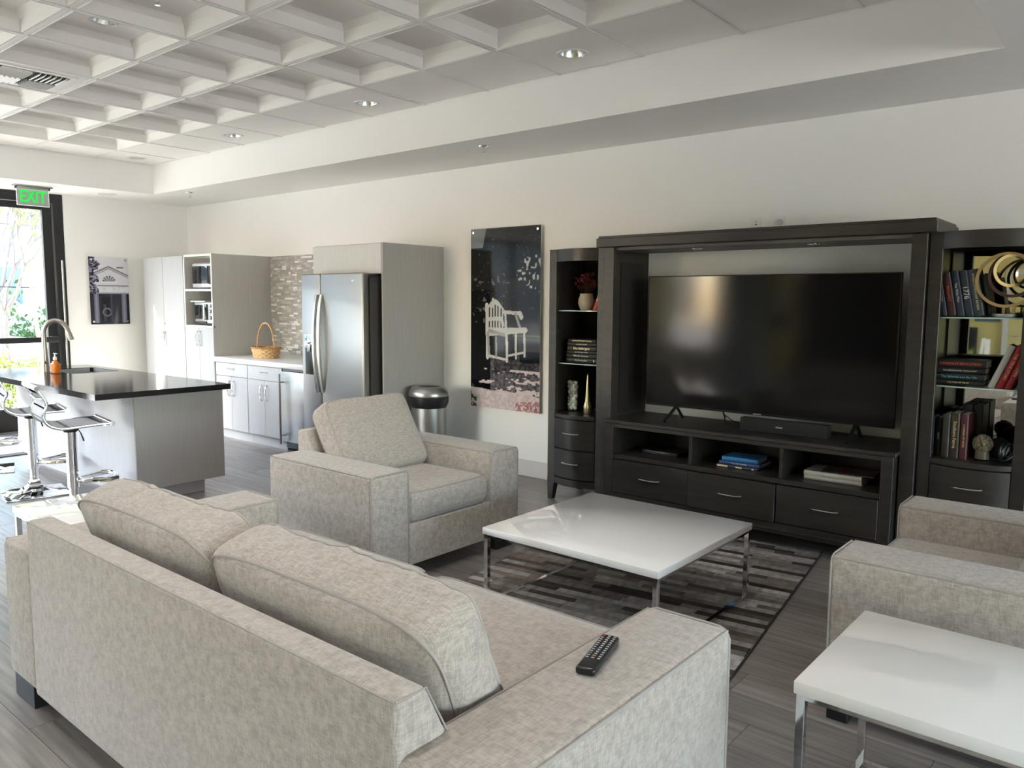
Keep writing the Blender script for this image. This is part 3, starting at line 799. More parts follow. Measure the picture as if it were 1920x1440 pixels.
part('mosaic_tiles', mb, tm, t, smooth=False, kind='stuff')
t = thing('backsplash_outlet', 'white outlet plate on the mosaic backsplash', 'outlet', (-6.83, YW - .01, 1.06))
part('plate', MB().box(-6.875, -6.80, YW - .016, YW - .010, 1.0, 1.115, .002, 2), WP, t)
part('socket', MB().box(-6.850, -6.825, YW - .018, YW - .016, 1.025, 1.09, .001, 1), WP, t)

# wicker basket
WICK = mat('wicker', (.50, .27, .11), .55, var=((90, 90, 90), .35, 3))
WICKD = mat('wicker_light', (.62, .38, .17), .5, var=((60, 60, 60), .3, 3))
bx, by, bz = -7.07, 4.53, .8435
t = thing('wicker_basket', 'oval honey wicker basket with a tall hoop handle on the white worktop', 'basket', (bx, by, bz))
bs = MB(); ro = lambda z_: .130 + .022 * z_ / .10
for k in range(5):
    z_ = .012 + k * .018
    for s_ in range(26):
        a0 = 2 * PI * s_ / 26; a1 = 2 * PI * (s_ + 1) / 26; out = .006 if (s_ + k) % 2 else -.002
        pts = [(bx + (ro(z_) + (out if 0 < q < 4 else 0)) * 1.15 * math.cos(a0 + (a1 - a0) * q / 4), by + (ro(z_) + (out if 0 < q < 4 else 0)) * .8 * math.sin(a0 + (a1 - a0) * q / 4), bz + z_) for q in range(5)]
        bs.tube(pts, .0085, 5, flat=(.35, 1))
part('weave', bs, WICKD, t, kind='stuff')
part('basket_wall', MB().lathe((bx, by, bz), [(0, 0), (.128, 0), (.150, .105), (.147, .105), (.124, .006), (0, .006)], 32, 1.15, .8), WICK, t)
rm = MB()
for k in range(40):
    a = 2 * PI * k / 40; rm.sphere((bx + .153 * 1.15 * math.cos(a), by + .153 * .8 * math.sin(a), bz + .104), .013, 1, 1, .9, 5)
part('rim', rm, WICK, t)
hp = [(bx - .155 * math.cos(a) , by, bz + .10 + .255 * math.sin(a)) for a in [PI * i / 20 for i in range(21)]]
part('hoop_handle', MB().tube(hp, .0075, 8, flat=(1.0, 1.3)), WICK, t)

# ------------------------------------------------------------------ FRIDGE + surround
t = thing('fridge_surround_cabinet', 'grey cabinet over the fridge with a full-height right side panel', 'cabinet', (-5.4, YF, 0))
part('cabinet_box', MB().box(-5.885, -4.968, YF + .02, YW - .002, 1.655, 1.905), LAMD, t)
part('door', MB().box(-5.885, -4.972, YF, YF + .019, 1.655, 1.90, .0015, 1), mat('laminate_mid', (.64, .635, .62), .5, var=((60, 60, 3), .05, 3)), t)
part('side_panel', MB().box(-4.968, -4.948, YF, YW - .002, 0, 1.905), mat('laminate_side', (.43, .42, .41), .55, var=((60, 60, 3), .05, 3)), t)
t = thing('refrigerator', 'stainless side-by-side refrigerator with curved handles and an ice dispenser', 'refrigerator', (-5.45, 4.5, 0))
part('body', MB().box(-5.86, -5.03, 4.20, 4.92, .02, 1.628, .006, 2), FRIDGE_SIDE, t)
part('hinge_cover', MB().box(-5.12, -5.04, 4.15, 4.30, 1.628, 1.65, .006, 2).box(-5.85, -5.77, 4.15, 4.30, 1.628, 1.65, .006, 2), FRIDGE_SIDE, t)
part('base_grille', MB().box(-5.85, -5.04, 4.16, 4.20, .02, .09), BLACKP, t)
d1_ = part('freezer_door', MB().box(-5.865, -5.592, 4.12, 4.19, .10, 1.658, .012, 4), STEEL, t)
d2_ = part('fridge_door', MB().box(-5.586, -5.03, 4.12, 4.19, .10, 1.658, .012, 4), STEEL, t)
def fr_handle(x, par):
    pts = [(x, 4.12 - .012 - .040 * max(0, 1 - (2 * i / 16 - 1) ** 2) ** .8, .64 + .84 * i / 16) for i in range(17)]
    part('handle', MB().tube(pts, .021, 10, flat=(1, .6)), mat('handle_steel', (.62, .62, .62), .25, metal=1), par)
fr_handle(-5.618, d1_); fr_handle(-5.556, d2_)
part('dispenser_recess', MB().box(-5.815, -5.70, 4.1155, 4.122, .785, 1.02, .004, 2), BLACKP, d1_)
part('dispenser_controls', MB().box(-5.815, -5.70, 4.112, 4.121, 1.025, 1.135, .004, 2), CHROME, d1_)
part('dispenser_lever', MB().box(-5.775, -5.735, 4.106, 4.118, .985, 1.05, .003, 2), STEELD, d1_)
part('badge', MB().box(-5.165, -5.135, 4.1185, 4.121, 1.585, 1.60, .001, 1), CHROME, d2_)

# trash can
tx, ty = -4.745, 4.58
t = thing('trash_can', 'semi-round brushed steel trash can with black collar beside the fridge cabinet', 'trash can', (tx, ty, 0))
part('body', MB().lathe((tx, ty, 0), [(0, 0), (.15, 0), (.155, .01), (.155, .58), (0, .58)], 40, 1, .9), STEEL, t)
part('base_ring', MB().lathe((tx, ty, 0), [(.156, 0), (.160, .002), (.160, .03), (.156, .032)], 40, 1, .9), BLACKP, t)
part('collar', MB().lathe((tx, ty, 0), [(.157, .545), (.178, .59), (.180, .64), (.172, .642)], 40, 1, .9), BLACKP, t)
part('lid', MB().lathe((tx, ty, 0), [(.176, .640), (.178, .650), (.172, .685), (.145, .715), (.10, .722), (.095, .715)], 40, 1, .9), STEEL, t)
part('swing_flap', MB().lathe((tx, ty, 0), [(.096, .716), (.06, .708), (0, .705)], 30, 1, .9), BLACKP, t)

# ------------------------------------------------------------------ ISLAND
t = thing('kitchen_island', 'pale grey kitchen island with an overhanging polished black top', 'kitchen island', (-6.55, 2.77, 0))
ISL = mat('island_laminate', (.56, .56, .585), .5, var=((60, 60, 3), .04, 3))
part('front_panel', MB().box(-7.69, -5.452, 2.44, 2.458, .10, .765), ISL, t)
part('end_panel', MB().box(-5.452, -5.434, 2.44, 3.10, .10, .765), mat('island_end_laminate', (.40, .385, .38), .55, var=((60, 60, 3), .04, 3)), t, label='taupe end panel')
part('carcass', MB().box(-7.69, -7.67, 2.458, 3.10, .10, .765).box(-7.67, -5.452, 3.08, 3.10, .10, .765).box(-7.67, -5.452, 2.458, 3.08, .10, .12), ISL, t)
part('toe_kick', MB().box(-7.58, -5.50, 2.52, 2.97, 0, .10), ISL, t)
sx0, sx1, sy0, sy1 = -7.60, -7.02, 2.66, 3.05
tp = MB(); za, zb = .765, .805
# top slab with a sink opening
def slab_with_hole(mb, X0, X1, Y0, Y1, hx0, hx1, hy0, hy1, za, zb, r=.05):
    bm = mb.bm; inner = []
    for cx, cy, a0 in ((hx1 - r, hy1 - r, 0), (hx0 + r, hy1 - r, PI / 2), (hx0 + r, hy0 + r, PI), (hx1 - r, hy0 + r, 3 * PI / 2)):
        for i in range(6): a = a0 + PI / 2 * i / 5; inner.append((cx + r * math.cos(a), cy + r * math.sin(a)))
    outer = []
    corners = [(X1, Y1), (X0, Y1), (X0, Y0), (X1, Y0)]
    lay = {}
    for z in (za, zb):
        lay[z] = ([bm.verts.new((x, y, z)) for x, y in inner], [bm.verts.new((x, y, z)) for x, y in corners])
    n = len(inner)
    for z, fl in ((za, True), (zb, False)):
        iv, ov = lay[z]
        for c in range(4):
            grp = [iv[c * 6 + i] for i in range(6)]
            for i in range(5):
                f = [ov[c], grp[i + 1], grp[i]]; bm.faces.new(f if not fl else list(reversed(f)))
            f = [ov[c], ov[(c + 1) % 4], iv[((c + 1) * 6) % n], grp[5]]; bm.faces.new(f if not fl else list(reversed(f)))
    iv0, ov0 = lay[za]; iv1, ov1 = lay[zb]
    for i in range(n): bm.faces.new((iv0[i], iv0[(i + 1) % n], iv1[(i + 1) % n], iv1[i]))
    for i in range(4): bm.faces.new((ov0[i], ov1[i], ov1[(i + 1) % 4], ov0[(i + 1) % 4]))
    bmesh.ops.recalc_face_normals(bm, faces=bm.faces[:])
slab_with_hole(tp, -7.97, -5.385, 2.165, 3.14, sx0, sx1, sy0, sy1, za, zb)
part('countertop', tp, BLACKQ, t, label='polished black stone top', smooth=False)
sk = MB()
sk.box(sx0 + .006, sx1 - .006, sy0 + .006, sy1 - .006, .60, .606); 
sk.box(sx0 - .004, sx0 + .006, sy0, sy1, .60, .80).box(sx1 - .006, sx1 + .004, sy0, sy1, .60, .80).box(sx0, sx1, sy0 - .004, sy0 + .006, .60, .80).box(sx0, sx1, sy1 - .006, sy1 + .004, .60, .80)
part('sink_basin', sk, STEEL, t)
# faucet
fx, fy = -7.40, 2.585
t = thing('faucet', 'tall brushed nickel gooseneck faucet on the island', 'faucet', (fx, fy, .805))
NI_ = mat('brushed_nickel', (.36, .33, .30), .32, metal=.85)
part('column', MB().lathe((fx, fy, .805), [(0, 0), (.034, 0), (.033, .01), (.031, .06), (.026, .14), (.021, .22), (.019, .30), (0, .30)], 20), NI_, t)
pts = [(fx, fy, 1.09)] + [(fx + .055 * (1 - math.cos(a)), fy + .078 * (1 - math.cos(a)), 1.13 + .115 * math.sin(a)) for a in [PI * i / 14 * .92 for i in range(15)]]
part('gooseneck', MB().tube(pts, .019, 12), NI_, t)
e = Vector(pts[-1]); dd = (Vector(pts[-1]) - Vector(pts[-2])).normalized()
part('spray_head', MB().tube([e, e + dd * .03, e + dd * .085], [.018, .021, .023], 14), NI_, t)
part('lever', MB().tube([(fx + .02, fy - .0, .88), (fx + .05, fy - .02, .885), (fx + .085, fy - .03, .905)], [.010, .007, .005], 8), NI_, t)
# soap bottle
qx, qy = -7.17, 2.58
t = thing('soap_dispenser', 'orange liquid soap bottle with a clear pump beside the faucet', 'soap bottle', (qx, qy, .806))
SOAP = mat('orange_soap', (.85, .22, .015), .12, trans=.35, ior=1.35, emit=None)
part('bottle', MB().box(qx - .045, qx + .045, qy - .028, qy + .028, .806, .895, .014, 4), SOAP, t)
part('shoulder', MB().lathe((qx, qy, .893), [(.040, 0), (.032, .012), (.016, .02), (.014, .03), (0, .03)], 18, 1, .65), SOAP, t)
PUMPC = mat('pump_clear', (.75, .72, .66), .25)
part('pump', MB().lathe((qx, qy, .92), [(.015, 0), (.015, .022), (.006, .026), (.005, .05), (.012, .052), (.012, .058), (0, .058)], 14).tube([(qx, qy, .973), (qx + .03, qy + .01, .972)], .004, 6), PUMPC, t)
# door mat
MAT1 = mat('mat_dark', (.09, .09, .095), .95); MAT2 = mat('mat_light', (.30, .29, .28), .95)
mb = MB(); nst = 9
for k in range(nst):
    a = -9.25 + k * (1.25 / nst); mb.box(a, a + 1.25 / nst, 1.35, 2.92, .0005, .009, mi=k % 2)
single('door_mat', mb, [MAT1, MAT2], 'grey striped entrance mat inside the glass door', 'door mat', (-8.6, 2.2, 0))

# ------------------------------------------------------------------ BAR STOOLS
SLING = mat('grey_sling', (.36, .36, .39), .6)
def make_stool(loc, rz, label):
    t = thing('bar_stool', label, 'bar stool', loc, 'chrome bar stools at the island', rz)
    Mx = WM[t.name]
    P_ = lambda nm, mb, m_, par=None, lb=None: part(nm, mb.xf(Mx), m_, par or t, lb)
    s = .205
    P_('base_plate', MB().box(-s, s, -s, s, 0, .010, .004, 2), CHROME)
    bp = MB().lathe((0, 0, .008), [(.26, 0), (.15, .012), (.07, .045), (.042, .085), (.040, .10), (0, .10)], 4, a0=PI / 4)
    P_('base_dome', bp, CHROME)
    P_('lower_column', MB().tube([(0, 0, .09), (0, 0, .30)], .027, 20), CHROME)
    P_('column', MB().tube([(0, 0, .19), (0, 0, .58)], .0345, 24), CHROME)
    P_('swivel_plate', MB().box(-.05, .05, -.09, .09, .587, .607, .003, 2).lathe((0, 0, .562), [(.04, 0), (.048, .012), (.048, .022), (0, .022)], 18).box(-.08, .08, -.05, .11, .600, .610, .003, 1), BLACKP)
    P_('lift_lever', MB().tube([(.02, .03, .592), (.04, .05, .555), (.05, .065, .50)], [.0035, .0035, .005], 8), BLACKP)
    w = .19
    prof = [(.205, .600), (.15, .602), (.05, .598), (-.05, .592), (-.11, .598), (-.16, .625), (-.182, .665), (-.180, .705), (-.165, .74), (-.168, .775), (-.19, .815), (-.215, .855)]
    prof = [(y, z + .022) for y, z in prof]
    # smooth the profile
    def cr(p, n=4):
        out = []
        for i in range(len(p) - 1):
            p0 = p[max(i - 1, 0)]; p1 = p[i]; p2 = p[i + 1]; p3 = p[min(i + 2, len(p) - 1)]
            for k in range(n):
                q = k / n; out.append(tuple(.5 * ((2 * p1[c]) + (-p0[c] + p2[c]) * q + (2 * p0[c] - 5 * p1[c] + 4 * p2[c] - p3[c]) * q * q + (-p0[c] + 3 * p1[c] - 3 * p2[c] + p3[c]) * q ** 3) for c in range(2)))
        return out + [p[-1]]
    pf = cr(prof)
    sl = MB()
    for a, b in zip(pf, pf[1:]):
        v = [sl.bm.verts.new((sx_ * (w - .012), y, z + dz)) for (y, z) in (a, b) for sx_ in (-1, 1) for dz in (-.003, .003)]
        for f in ((0, 2, 6, 4), (1, 5, 7, 3), (0, 1, 3, 2), (4, 6, 7, 5), (0, 4, 5, 1), (2, 3, 7, 6)): sl.bm.faces.new([v[i] for i in f])
    bmesh.ops.remove_doubles(sl.bm, verts=sl.bm.verts[:], dist=.0002); bmesh.ops.recalc_face_normals(sl.bm, faces=sl.bm.faces[:])
    P_('seat_sling', sl, SLING)
    for sx_ in (-1, 1):
        P_('side_rail', MB().tube([(sx_ * (w - .006), y, z - .004) for y, z in pf], .0085, 8, flat=(.75, 1.15)), CHROME)
    for y, z in (pf[0], pf[-1]):
        P_('cross_bar', MB().tube([(-w - .012, y, z), (w + .012, y, z)], .0165, 14), CHROME)
    P_('back_brace', MB().tube([(-w, -.177, .812), (-.1, -.20, .807), (.1, -.20, .807), (w, -.177, .812)], .007, 8), CHROME)
    fp = [(0, .03, .235)] + [(-.05, .06, .235), (-.13, .20, .238), (-.115, .245, .24), (-.06, .262, .24), (.06, .262, .24), (.115, .245, .24), (.13, .20, .238), (.05, .06, .235), (0, .03, .235)]
    P_('footrest', MB().tube(fp, .0125, 8, flat=(.6, 1.25)), CHROME)
    return t
make_stool((-5.50, 2.05, 0), math.radians(-9), 'chrome bar stool nearest the right end of the island, lower column behind the sofa')
make_stool((-6.345, 2.10, 0), math.radians(-11), 'chrome bar stool whose square base shows, left of the nearest stool')
make_stool((-7.50, 2.12, 0), math.radians(-18), 'chrome bar stool at the left picture edge, only its base corner showing')
# ------------------------------------------------------------------ TV WALL UNIT
def taper_leg(mb, x, y, s, z0, z1, k=.62, dx=1, dy=1):
    """square leg tapering inward towards the foot"""
    top = [(x, y), (x + s, y), (x + s, y + s), (x, y + s)]
    s2 = s * k; ox = 0 if dx > 0 else s - s2; ox = (s - s2) * (0.25 if dx > 0 else .75); bot = [(x + ox, y), (x + ox + s2, y), (x + ox + s2, y + s2), (x + ox, y + s2)]
    A = [mb.bm.verts.new((a, b, z1)) for a, b in top]; B = [mb.bm.verts.new((a, b, z0)) for a, b in bot]
    mb.bm.faces.new(A); mb.bm.faces.new(list(reversed(B)))
    for i in range(4): mb.bm.faces.new((B[i], B[(i + 1) % 4], A[(i + 1) % 4], A[i]))
    return mb
HT = 1.80
def bowed(x0, x1, yf, bow, n=10):
    """front edge points of a bowed plan between x0 and x1 (bulging towards -y)"""
    return [(x0 + (x1 - x0) * i / n, yf - bow * (1 - (2 * i / n - 1) ** 2)) for i in range(n + 1)]
def bowed_slab(mb, x0, x1, yf, bow, yb, z0, z1):
    return mb.prism(bowed(x0, x1, yf, bow) + [(x1, yb), (x0, yb)], 2, z0, z1)
def bowed_front(mb, x0, x1, yf, bow, th, z0, z1):
    f = bowed(x0, x1, yf, bow); return mb.prism(f + [(x, y + th) for x, y in reversed(f)], 2, z0, z1)
def tower(xa, xb, label, mirror_back, shelves, lit):
    t = thing('display_tower', label, 'display cabinet', ((xa + xb) / 2, 4.7, 0), 'bow-front towers of the wall unit')
    YFt, YBk = 4.50, 4.93; S = .062; bow = .045
    for x, x_ in ((xa, xa), (xb - S, xb - .02)):
        part('stile', MB().box(x, x + S, YFt, YFt + .035, .155, HT, .002, 1), WOODD, t)
        part('side_panel', MB().box(x_, x_ + .02, YFt + .035, YBk, .155, HT), WOODD, t)
    for x, sg in ((xa, 1), (xb - S, -1)):
        part('leg', taper_leg(MB(), x, YFt, S, 0, .155, .62, sg), WOODD, t)
        part('leg', taper_leg(MB(), x, YBk - S, S, 0, .155, .62, sg), WOODD, t)
    a, b = xa + S, xb - S
    part('top_rail', bowed_front(MB(), a, b, YFt, bow, .03, 1.715, HT), WOODD, t, ang=30)
    part('top_panel', bowed_slab(MB(), a, b, YFt + .002, bow, YBk, 1.775, 1.79), WOODD, t)
    if mirror_back:
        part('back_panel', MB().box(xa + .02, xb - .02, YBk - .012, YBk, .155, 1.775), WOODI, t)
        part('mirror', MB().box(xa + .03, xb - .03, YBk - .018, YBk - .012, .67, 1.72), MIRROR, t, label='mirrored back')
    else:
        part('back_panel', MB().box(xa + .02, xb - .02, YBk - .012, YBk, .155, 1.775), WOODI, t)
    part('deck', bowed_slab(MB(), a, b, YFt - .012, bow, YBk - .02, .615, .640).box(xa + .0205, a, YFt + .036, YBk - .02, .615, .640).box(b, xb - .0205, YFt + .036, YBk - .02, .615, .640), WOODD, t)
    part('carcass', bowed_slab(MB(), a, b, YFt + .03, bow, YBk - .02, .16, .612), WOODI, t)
    part('bottom_rail', bowed_front(MB(), a, b, YFt, bow, .03, .125, .175), WOODD, t)
    for z0, z1 in ((.395, .605), (.185, .385)):
        d = part('drawer', bowed_front(MB(), a + .003, b - .003, YFt - .004, bow, .03, z0, z1), WOODD, t, ang=30)
        zc = (z0 + z1) / 2 + .01; xm = (a + b) / 2
        pts = [(xm + .065 * (2 * i / 10 - 1), YFt - bow - .006 - .02 * (1 - (2 * i / 10 - 1) ** 4), zc) for i in range(11)]
        part('handle', MB().tube(pts, .009, 8, flat=(1.2, .55)), CHROME, d)
    for z in shelves:
        gs = part('glass_shelf', bowed_slab(MB(), xa + .0205, xb - .0205, YFt + .048, bow * .6, YBk - .02, z, z + .008), GLASSS, t, label='glass shelf')
        part('polished_edge', bowed_front(MB(), xa + .0205, xb - .0205, YFt + .0465, bow * .6, .0015, z + .0005, z + .0075), mat('glass_edge', (.42, .55, .52), .15), gs)
    return t
tower(-3.42, -2.945, 'left espresso bow-front tower with glass shelves and dark back', False, (.992, 1.366), 0)
tower(-.972, -.485, 'right espresso bow-front tower with mirrored back', True, (1.008, 1.362), 0)

t = thing('media_bridge', 'espresso bridge frame of two posts and a header around the television', 'wall unit', (-1.96, 4.7, 0))
for x in (-2.940, -1.052):
    part('post', MB().box(x, x + .075, 4.47, 4.93, .0, 1.795, .002, 1), WOODD, t)
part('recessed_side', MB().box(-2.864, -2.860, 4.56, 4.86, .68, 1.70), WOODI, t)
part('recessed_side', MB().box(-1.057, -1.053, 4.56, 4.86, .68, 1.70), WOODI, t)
part('header', MB().box(-2.985, -.930, 4.44, 4.94, 1.797, 1.855, .003, 1).box(-2.975, -.940, 4.45, 4.93, 1.855, 1.870, .002, 1), WOODD, t)
part('header_soffit', MB().box(-2.865, -1.05, 4.50, 4.92, 1.776, 1.7965, .002, 1), mat('header_underside', (.12, .11, .10), .5), t)
for x in (-2.33, -1.60):
    part('puck_light', MB().lathe((x, 4.60, 1.7755), [(0, -.001), (.010, -.002), (.012, -.005), (.032, -.006), (.034, 0), (0, 0)], 20), CHROME, t)

# console
t = thing('tv_console', 'low espresso media console with three open bays and three drawers', 'tv console', (-1.94, 4.65, 0))
cx0, cx1, cyf, cyb = -2.857, -1.060, 4.40, 4.90
part('top', MB().box(cx0 - .012, cx1 + .012, cyf - .012, cyb, .632, .655, .003, 1), WOODD, t)
part('top_apron', MB().box(cx0 + .06, cx1 - .06, cyf, cyf + .03, .605, .631, .002, 1), WOODD, t)
for x in (cx0, cx1 - .062): part('pilaster', MB().box(x, x + .062, cyf - .004, cyb, .10, .631, .002, 1), WOODD, t)
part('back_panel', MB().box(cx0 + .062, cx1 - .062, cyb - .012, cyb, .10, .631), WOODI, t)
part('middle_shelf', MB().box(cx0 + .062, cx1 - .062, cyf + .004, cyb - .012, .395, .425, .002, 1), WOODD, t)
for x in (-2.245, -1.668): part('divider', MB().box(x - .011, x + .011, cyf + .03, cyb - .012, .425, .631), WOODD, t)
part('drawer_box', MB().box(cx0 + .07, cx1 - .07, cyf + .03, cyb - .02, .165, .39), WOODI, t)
wdr = (cx1 - cx0 - .124) / 3
for k in range(3):
    a = cx0 + .062 + k * wdr
    d = part('drawer', MB().box(a + .002, a + wdr - .002, cyf - .006 - (.012 if k == 1 else 0), cyf + .03, .168, .390, .003, 1), WOODD, t)
    part('handle', bow_handle(a + wdr / 2 + (.03, .0, .0)[k] * 0, cyf - .006 - (.012 if k == 1 else 0), .288, .15, .022, .009, flat=(1.2, .55)), CHROME, d)
part('base_rail', MB().box(cx0 + .062, cx1 - .062, cyf - .002, cyf + .03, .10, .163, .002, 1).box(cx0 + .062, cx1 - .062, cyf - .008, cyf + .02, .118, .132, .003, 1), WOODD, t)
fb = MB()
for x in (cx0 + .005, cx1 - .067, -1.99): taper_leg(fb, x, cyf + .19, .06, 0, .10, .7); taper_leg(fb, x, cyb - .08, .06, 0, .10, .7)
part('feet', fb, WOODD, t)

# television
t = thing('television', 'large flat black television standing on the espresso console', 'television', (-1.91, 4.66, .655))
part('back_shell', MB().box(-2.66, -1.16, 4.662, 4.70, .80, 1.57, .01, 2), BLACKP, t)
part('bezel', MB().box(-2.695, -1.128, 4.642, 4.664, .745, 1.607, .003, 2), BLACKP, t)
part('screen', MB().box(-2.686, -1.137, 4.6395, 4.6425, .760, 1.600), SCREEN, t, smooth=False)
part('badge', MB().box(-1.935, -1.885, 4.6385, 4.642, .7495, .7545), mat('badge_silver', (.6, .6, .6), .3, metal=1), t)
for x in (-2.47, -1.33):
    part('stand_leg', MB().tube([(x, 4.50, .663), (x, 4.655, .752), (x, 4.75, .663)], .010, 8, flat=(1.2, .8)), BLACKP, t)
t = thing('sound_bar', 'black centre speaker bar under the television', 'speaker', (-1.72, 4.62, .655))
part('cabinet', MB().box(-1.99, -1.46, 4.575, 4.635, .656, .735, .004, 2), mat('speaker_cloth', (.022, .021, .021), .85), t)
part('badge', MB().box(-1.765, -1.725, 4.5735, 4.576, .690, .697), MATS['badge_silver'], t)
single('cable', MB().tube([(-2.17, 4.72, .735), (-2.165, 4.74, .70), (-2.17, 4.75, .662), (-2.10, 4.76, .661)], .005, 6).tube([(-2.165, 4.72, .72), (-2.12, 4.75, .68), (-2.07, 4.77, .662)], .003, 6), BLACKP, 'short black cable hanging behind the television onto the console', 'cable', (-2.17, 4.72, .66))
single('media_box', MB().box(-2.66, -2.40, 4.55, 4.72, .4255, .452, .004, 2), mat('dark_box', (.03, .03, .03), .25), 'thin black media player in the left bay of the console', 'media player', (-2.5, 4.6, .425))

# ------------------------------------------------------------------ BOOKS
PAPER = mat('book_pages', (.62, .58, .50), .8)
GOLD = mat('gold_foil', (.85, .70, .38), .35, metal=.3)
WHT = mat('white_ink', (.80, .79, .76), .5)
REDI = mat('red_ink', (.75, .10, .06), .5)
CYI = mat('cyan_ink', (.15, .45, .45), .5)
def book(loc, T, Hh, D, col, label, group, mode='up', tilt=0, yaw=0, txt=None, ink=None, tsize=None, extra=None, tx=0, name='book'):
    """mode 'up': spine towards -y, standing, T thick (x) Hh high (z) D deep (y); mode 'flat': spine long side along x (length Hh), thickness T (z).
    tilt: lean about y (rad, + leans top to +x)"""
    t = thing(name, label, 'book', loc, group)
    cover = mat('cover_%02d%02d%02d' % tuple(int(c * 99) for c in col), col, .45)
    if mode == 'up': Mx = Matrix.Translation(loc) @ Matrix.Rotation(yaw, 4, 'Z') @ Matrix.Rotation(tilt, 4, 'Y')
    else: Mx = Matrix.Translation(loc) @ Matrix.Rotation(yaw, 4, 'Z')
    c = .0025
    if mode == 'up':
        cv = MB().box(0, c, 0, D, 0, Hh).box(T - c, T, 0, D, 0, Hh); cv.prism([(0, 0), (T * .15, -.004), (T * .5, -.006), (T * .85, -.004), (T, 0), (T, c), (0, c)], 2, 0, Hh)
        pg = MB().box(c, T - c, c, D - .004, .003, Hh - .004)
        pos = lambda a, b: Matrix.Translation((a, -.0064, b))
        R_ = Matrix.Rotation(PI / 2, 4, 'Y')
        if txt: tm_ = text_mb(txt, tsize or T * .6, pos(T / 2 + tx, Hh * .52) @ R_ @ FRONT)
    else:
        cv = MB().box(0, Hh, 0, D, 0, c).box(0, Hh, 0, D, T - c, T); cv.prism([(0, 0), (-.004, T * .15), (-.006, T * .5), (-.004, T * .85), (0, T), (c, T), (c, 0)], 0, 0, Hh)
        pg = MB().box(.003, Hh - .004, c, D - .004, c, T - c)
        if txt: tm_ = text_mb(txt, tsize or T * .6, Matrix.Translation((Hh / 2 + tx, -.0064, T / 2)) @ FRONT)
    part('cover', cv.xf(Mx), cover, t, smooth=False); part('pages', pg.xf(Mx), PAPER, t, smooth=False)
    if txt: part('lettering', tm_.xf(Mx), ink or WHT, t, smooth=False)
    if extra: part('spine_mark', extra(MB()).xf(Mx), ink or WHT, t, smooth=False)
    return t
# stack on the left tower's middle shelf (z 1.000 up)
z = 1.0005
spec = [(.034, 'The Charming Bone', .013, .262, .000), (.030, 'Who Do You Love', .017, .262, .002), (.020, 'ALL THE NIGHT TALES', .011, .255, .006), (.033, 'Elsa Indergast', .026, .255, .010), (.024, 'A HOUSE AT WAR', .011, .245, .012), (.024, 'SOMEWHERE NEAR THE END', .013, .240, .020)]
pos_ = ['bottom', 'second from the bottom', 'third from the bottom, thin', 'third from the top, gold title', 'second from the top', 'top']
for k, (T, s, ts, L_, dx) in enumerate(spec):
    book((-3.335 + dx, 4.600, z), T, L_, .17, (.02, .019, .019) if k % 2 else (.032, .03, .029), 'black hardcover in the left tower stack, %s of six' % pos_[k], 'stacked black books in the left tower', 'flat', yaw=math.radians(1.2 * (-1) ** k), txt=s, ink=(GOLD if k in (3, 5) else WHT), tsize=ts,
         extra=(lambda mb: mb.box(.236, .243, -.0066, -.006, .010, .024)) if k in (0,) else None)
    z += T + .0006
# red books leaning, top shelf of left tower
for k in range(2):
    book((-3.125 + k * .030, 4.62, 1.3745), .028, .20, .14, (.50, .07, .05), ['red book leaning on the upper glass shelf of the left tower, left of the pair', 'red book leaning on the upper glass shelf of the left tower, beside the post'][k], 'red books in the left tower', 'up', tilt=math.radians(20), txt='ROME', ink=GOLD, tsize=.02)
# vases in left tower
vx_, vy_ = -3.235, 4.70
CER = mat('cream_ceramic', (.60, .54, .42), .35)
t = thing('ceramic_vase', 'cream round vase with dark red dried flowers on the upper glass shelf', 'vase', (vx_, vy_, 1.3745))
part('pot', MB().lathe((vx_, vy_, 1.3745), [(0, 0), (.038, 0), (.045, .006), (.060, .045), (.060, .075), (.048, .104), (.047, .115), (.051, .118), (.046, .118), (.043, .105), (.0, .10)], 32), CER, t)
rr = random.Random(2); st = MB(); fl = MB()
for k in range(26):
    a = rr.random() * 6.28; r_ = .02 + rr.random() * .075; zz = .17 + rr.random() * .085
    tip = (vx_ + r_ * math.cos(a), vy_ + r_ * .8 * math.sin(a), 1.3745 + zz)
    st.tube([(vx_, vy_, 1.48), ((vx_ + tip[0]) / 2, (vy_ + tip[1]) / 2, 1.3745 + zz * .72), tip], .0012, 4)
    for q in range(6): fl.sphere((tip[0] + rr.uniform(-.014, .014), tip[1] + rr.uniform(-.012, .012), tip[2] + rr.uniform(-.014, .014)), .007, n=5)
part('stems', st, mat('dry_stem', (.06, .04, .02), .8), t); part('flowers', fl, mat('dark_red_petals', (.10, .008, .012), .8), t, kind='stuff')
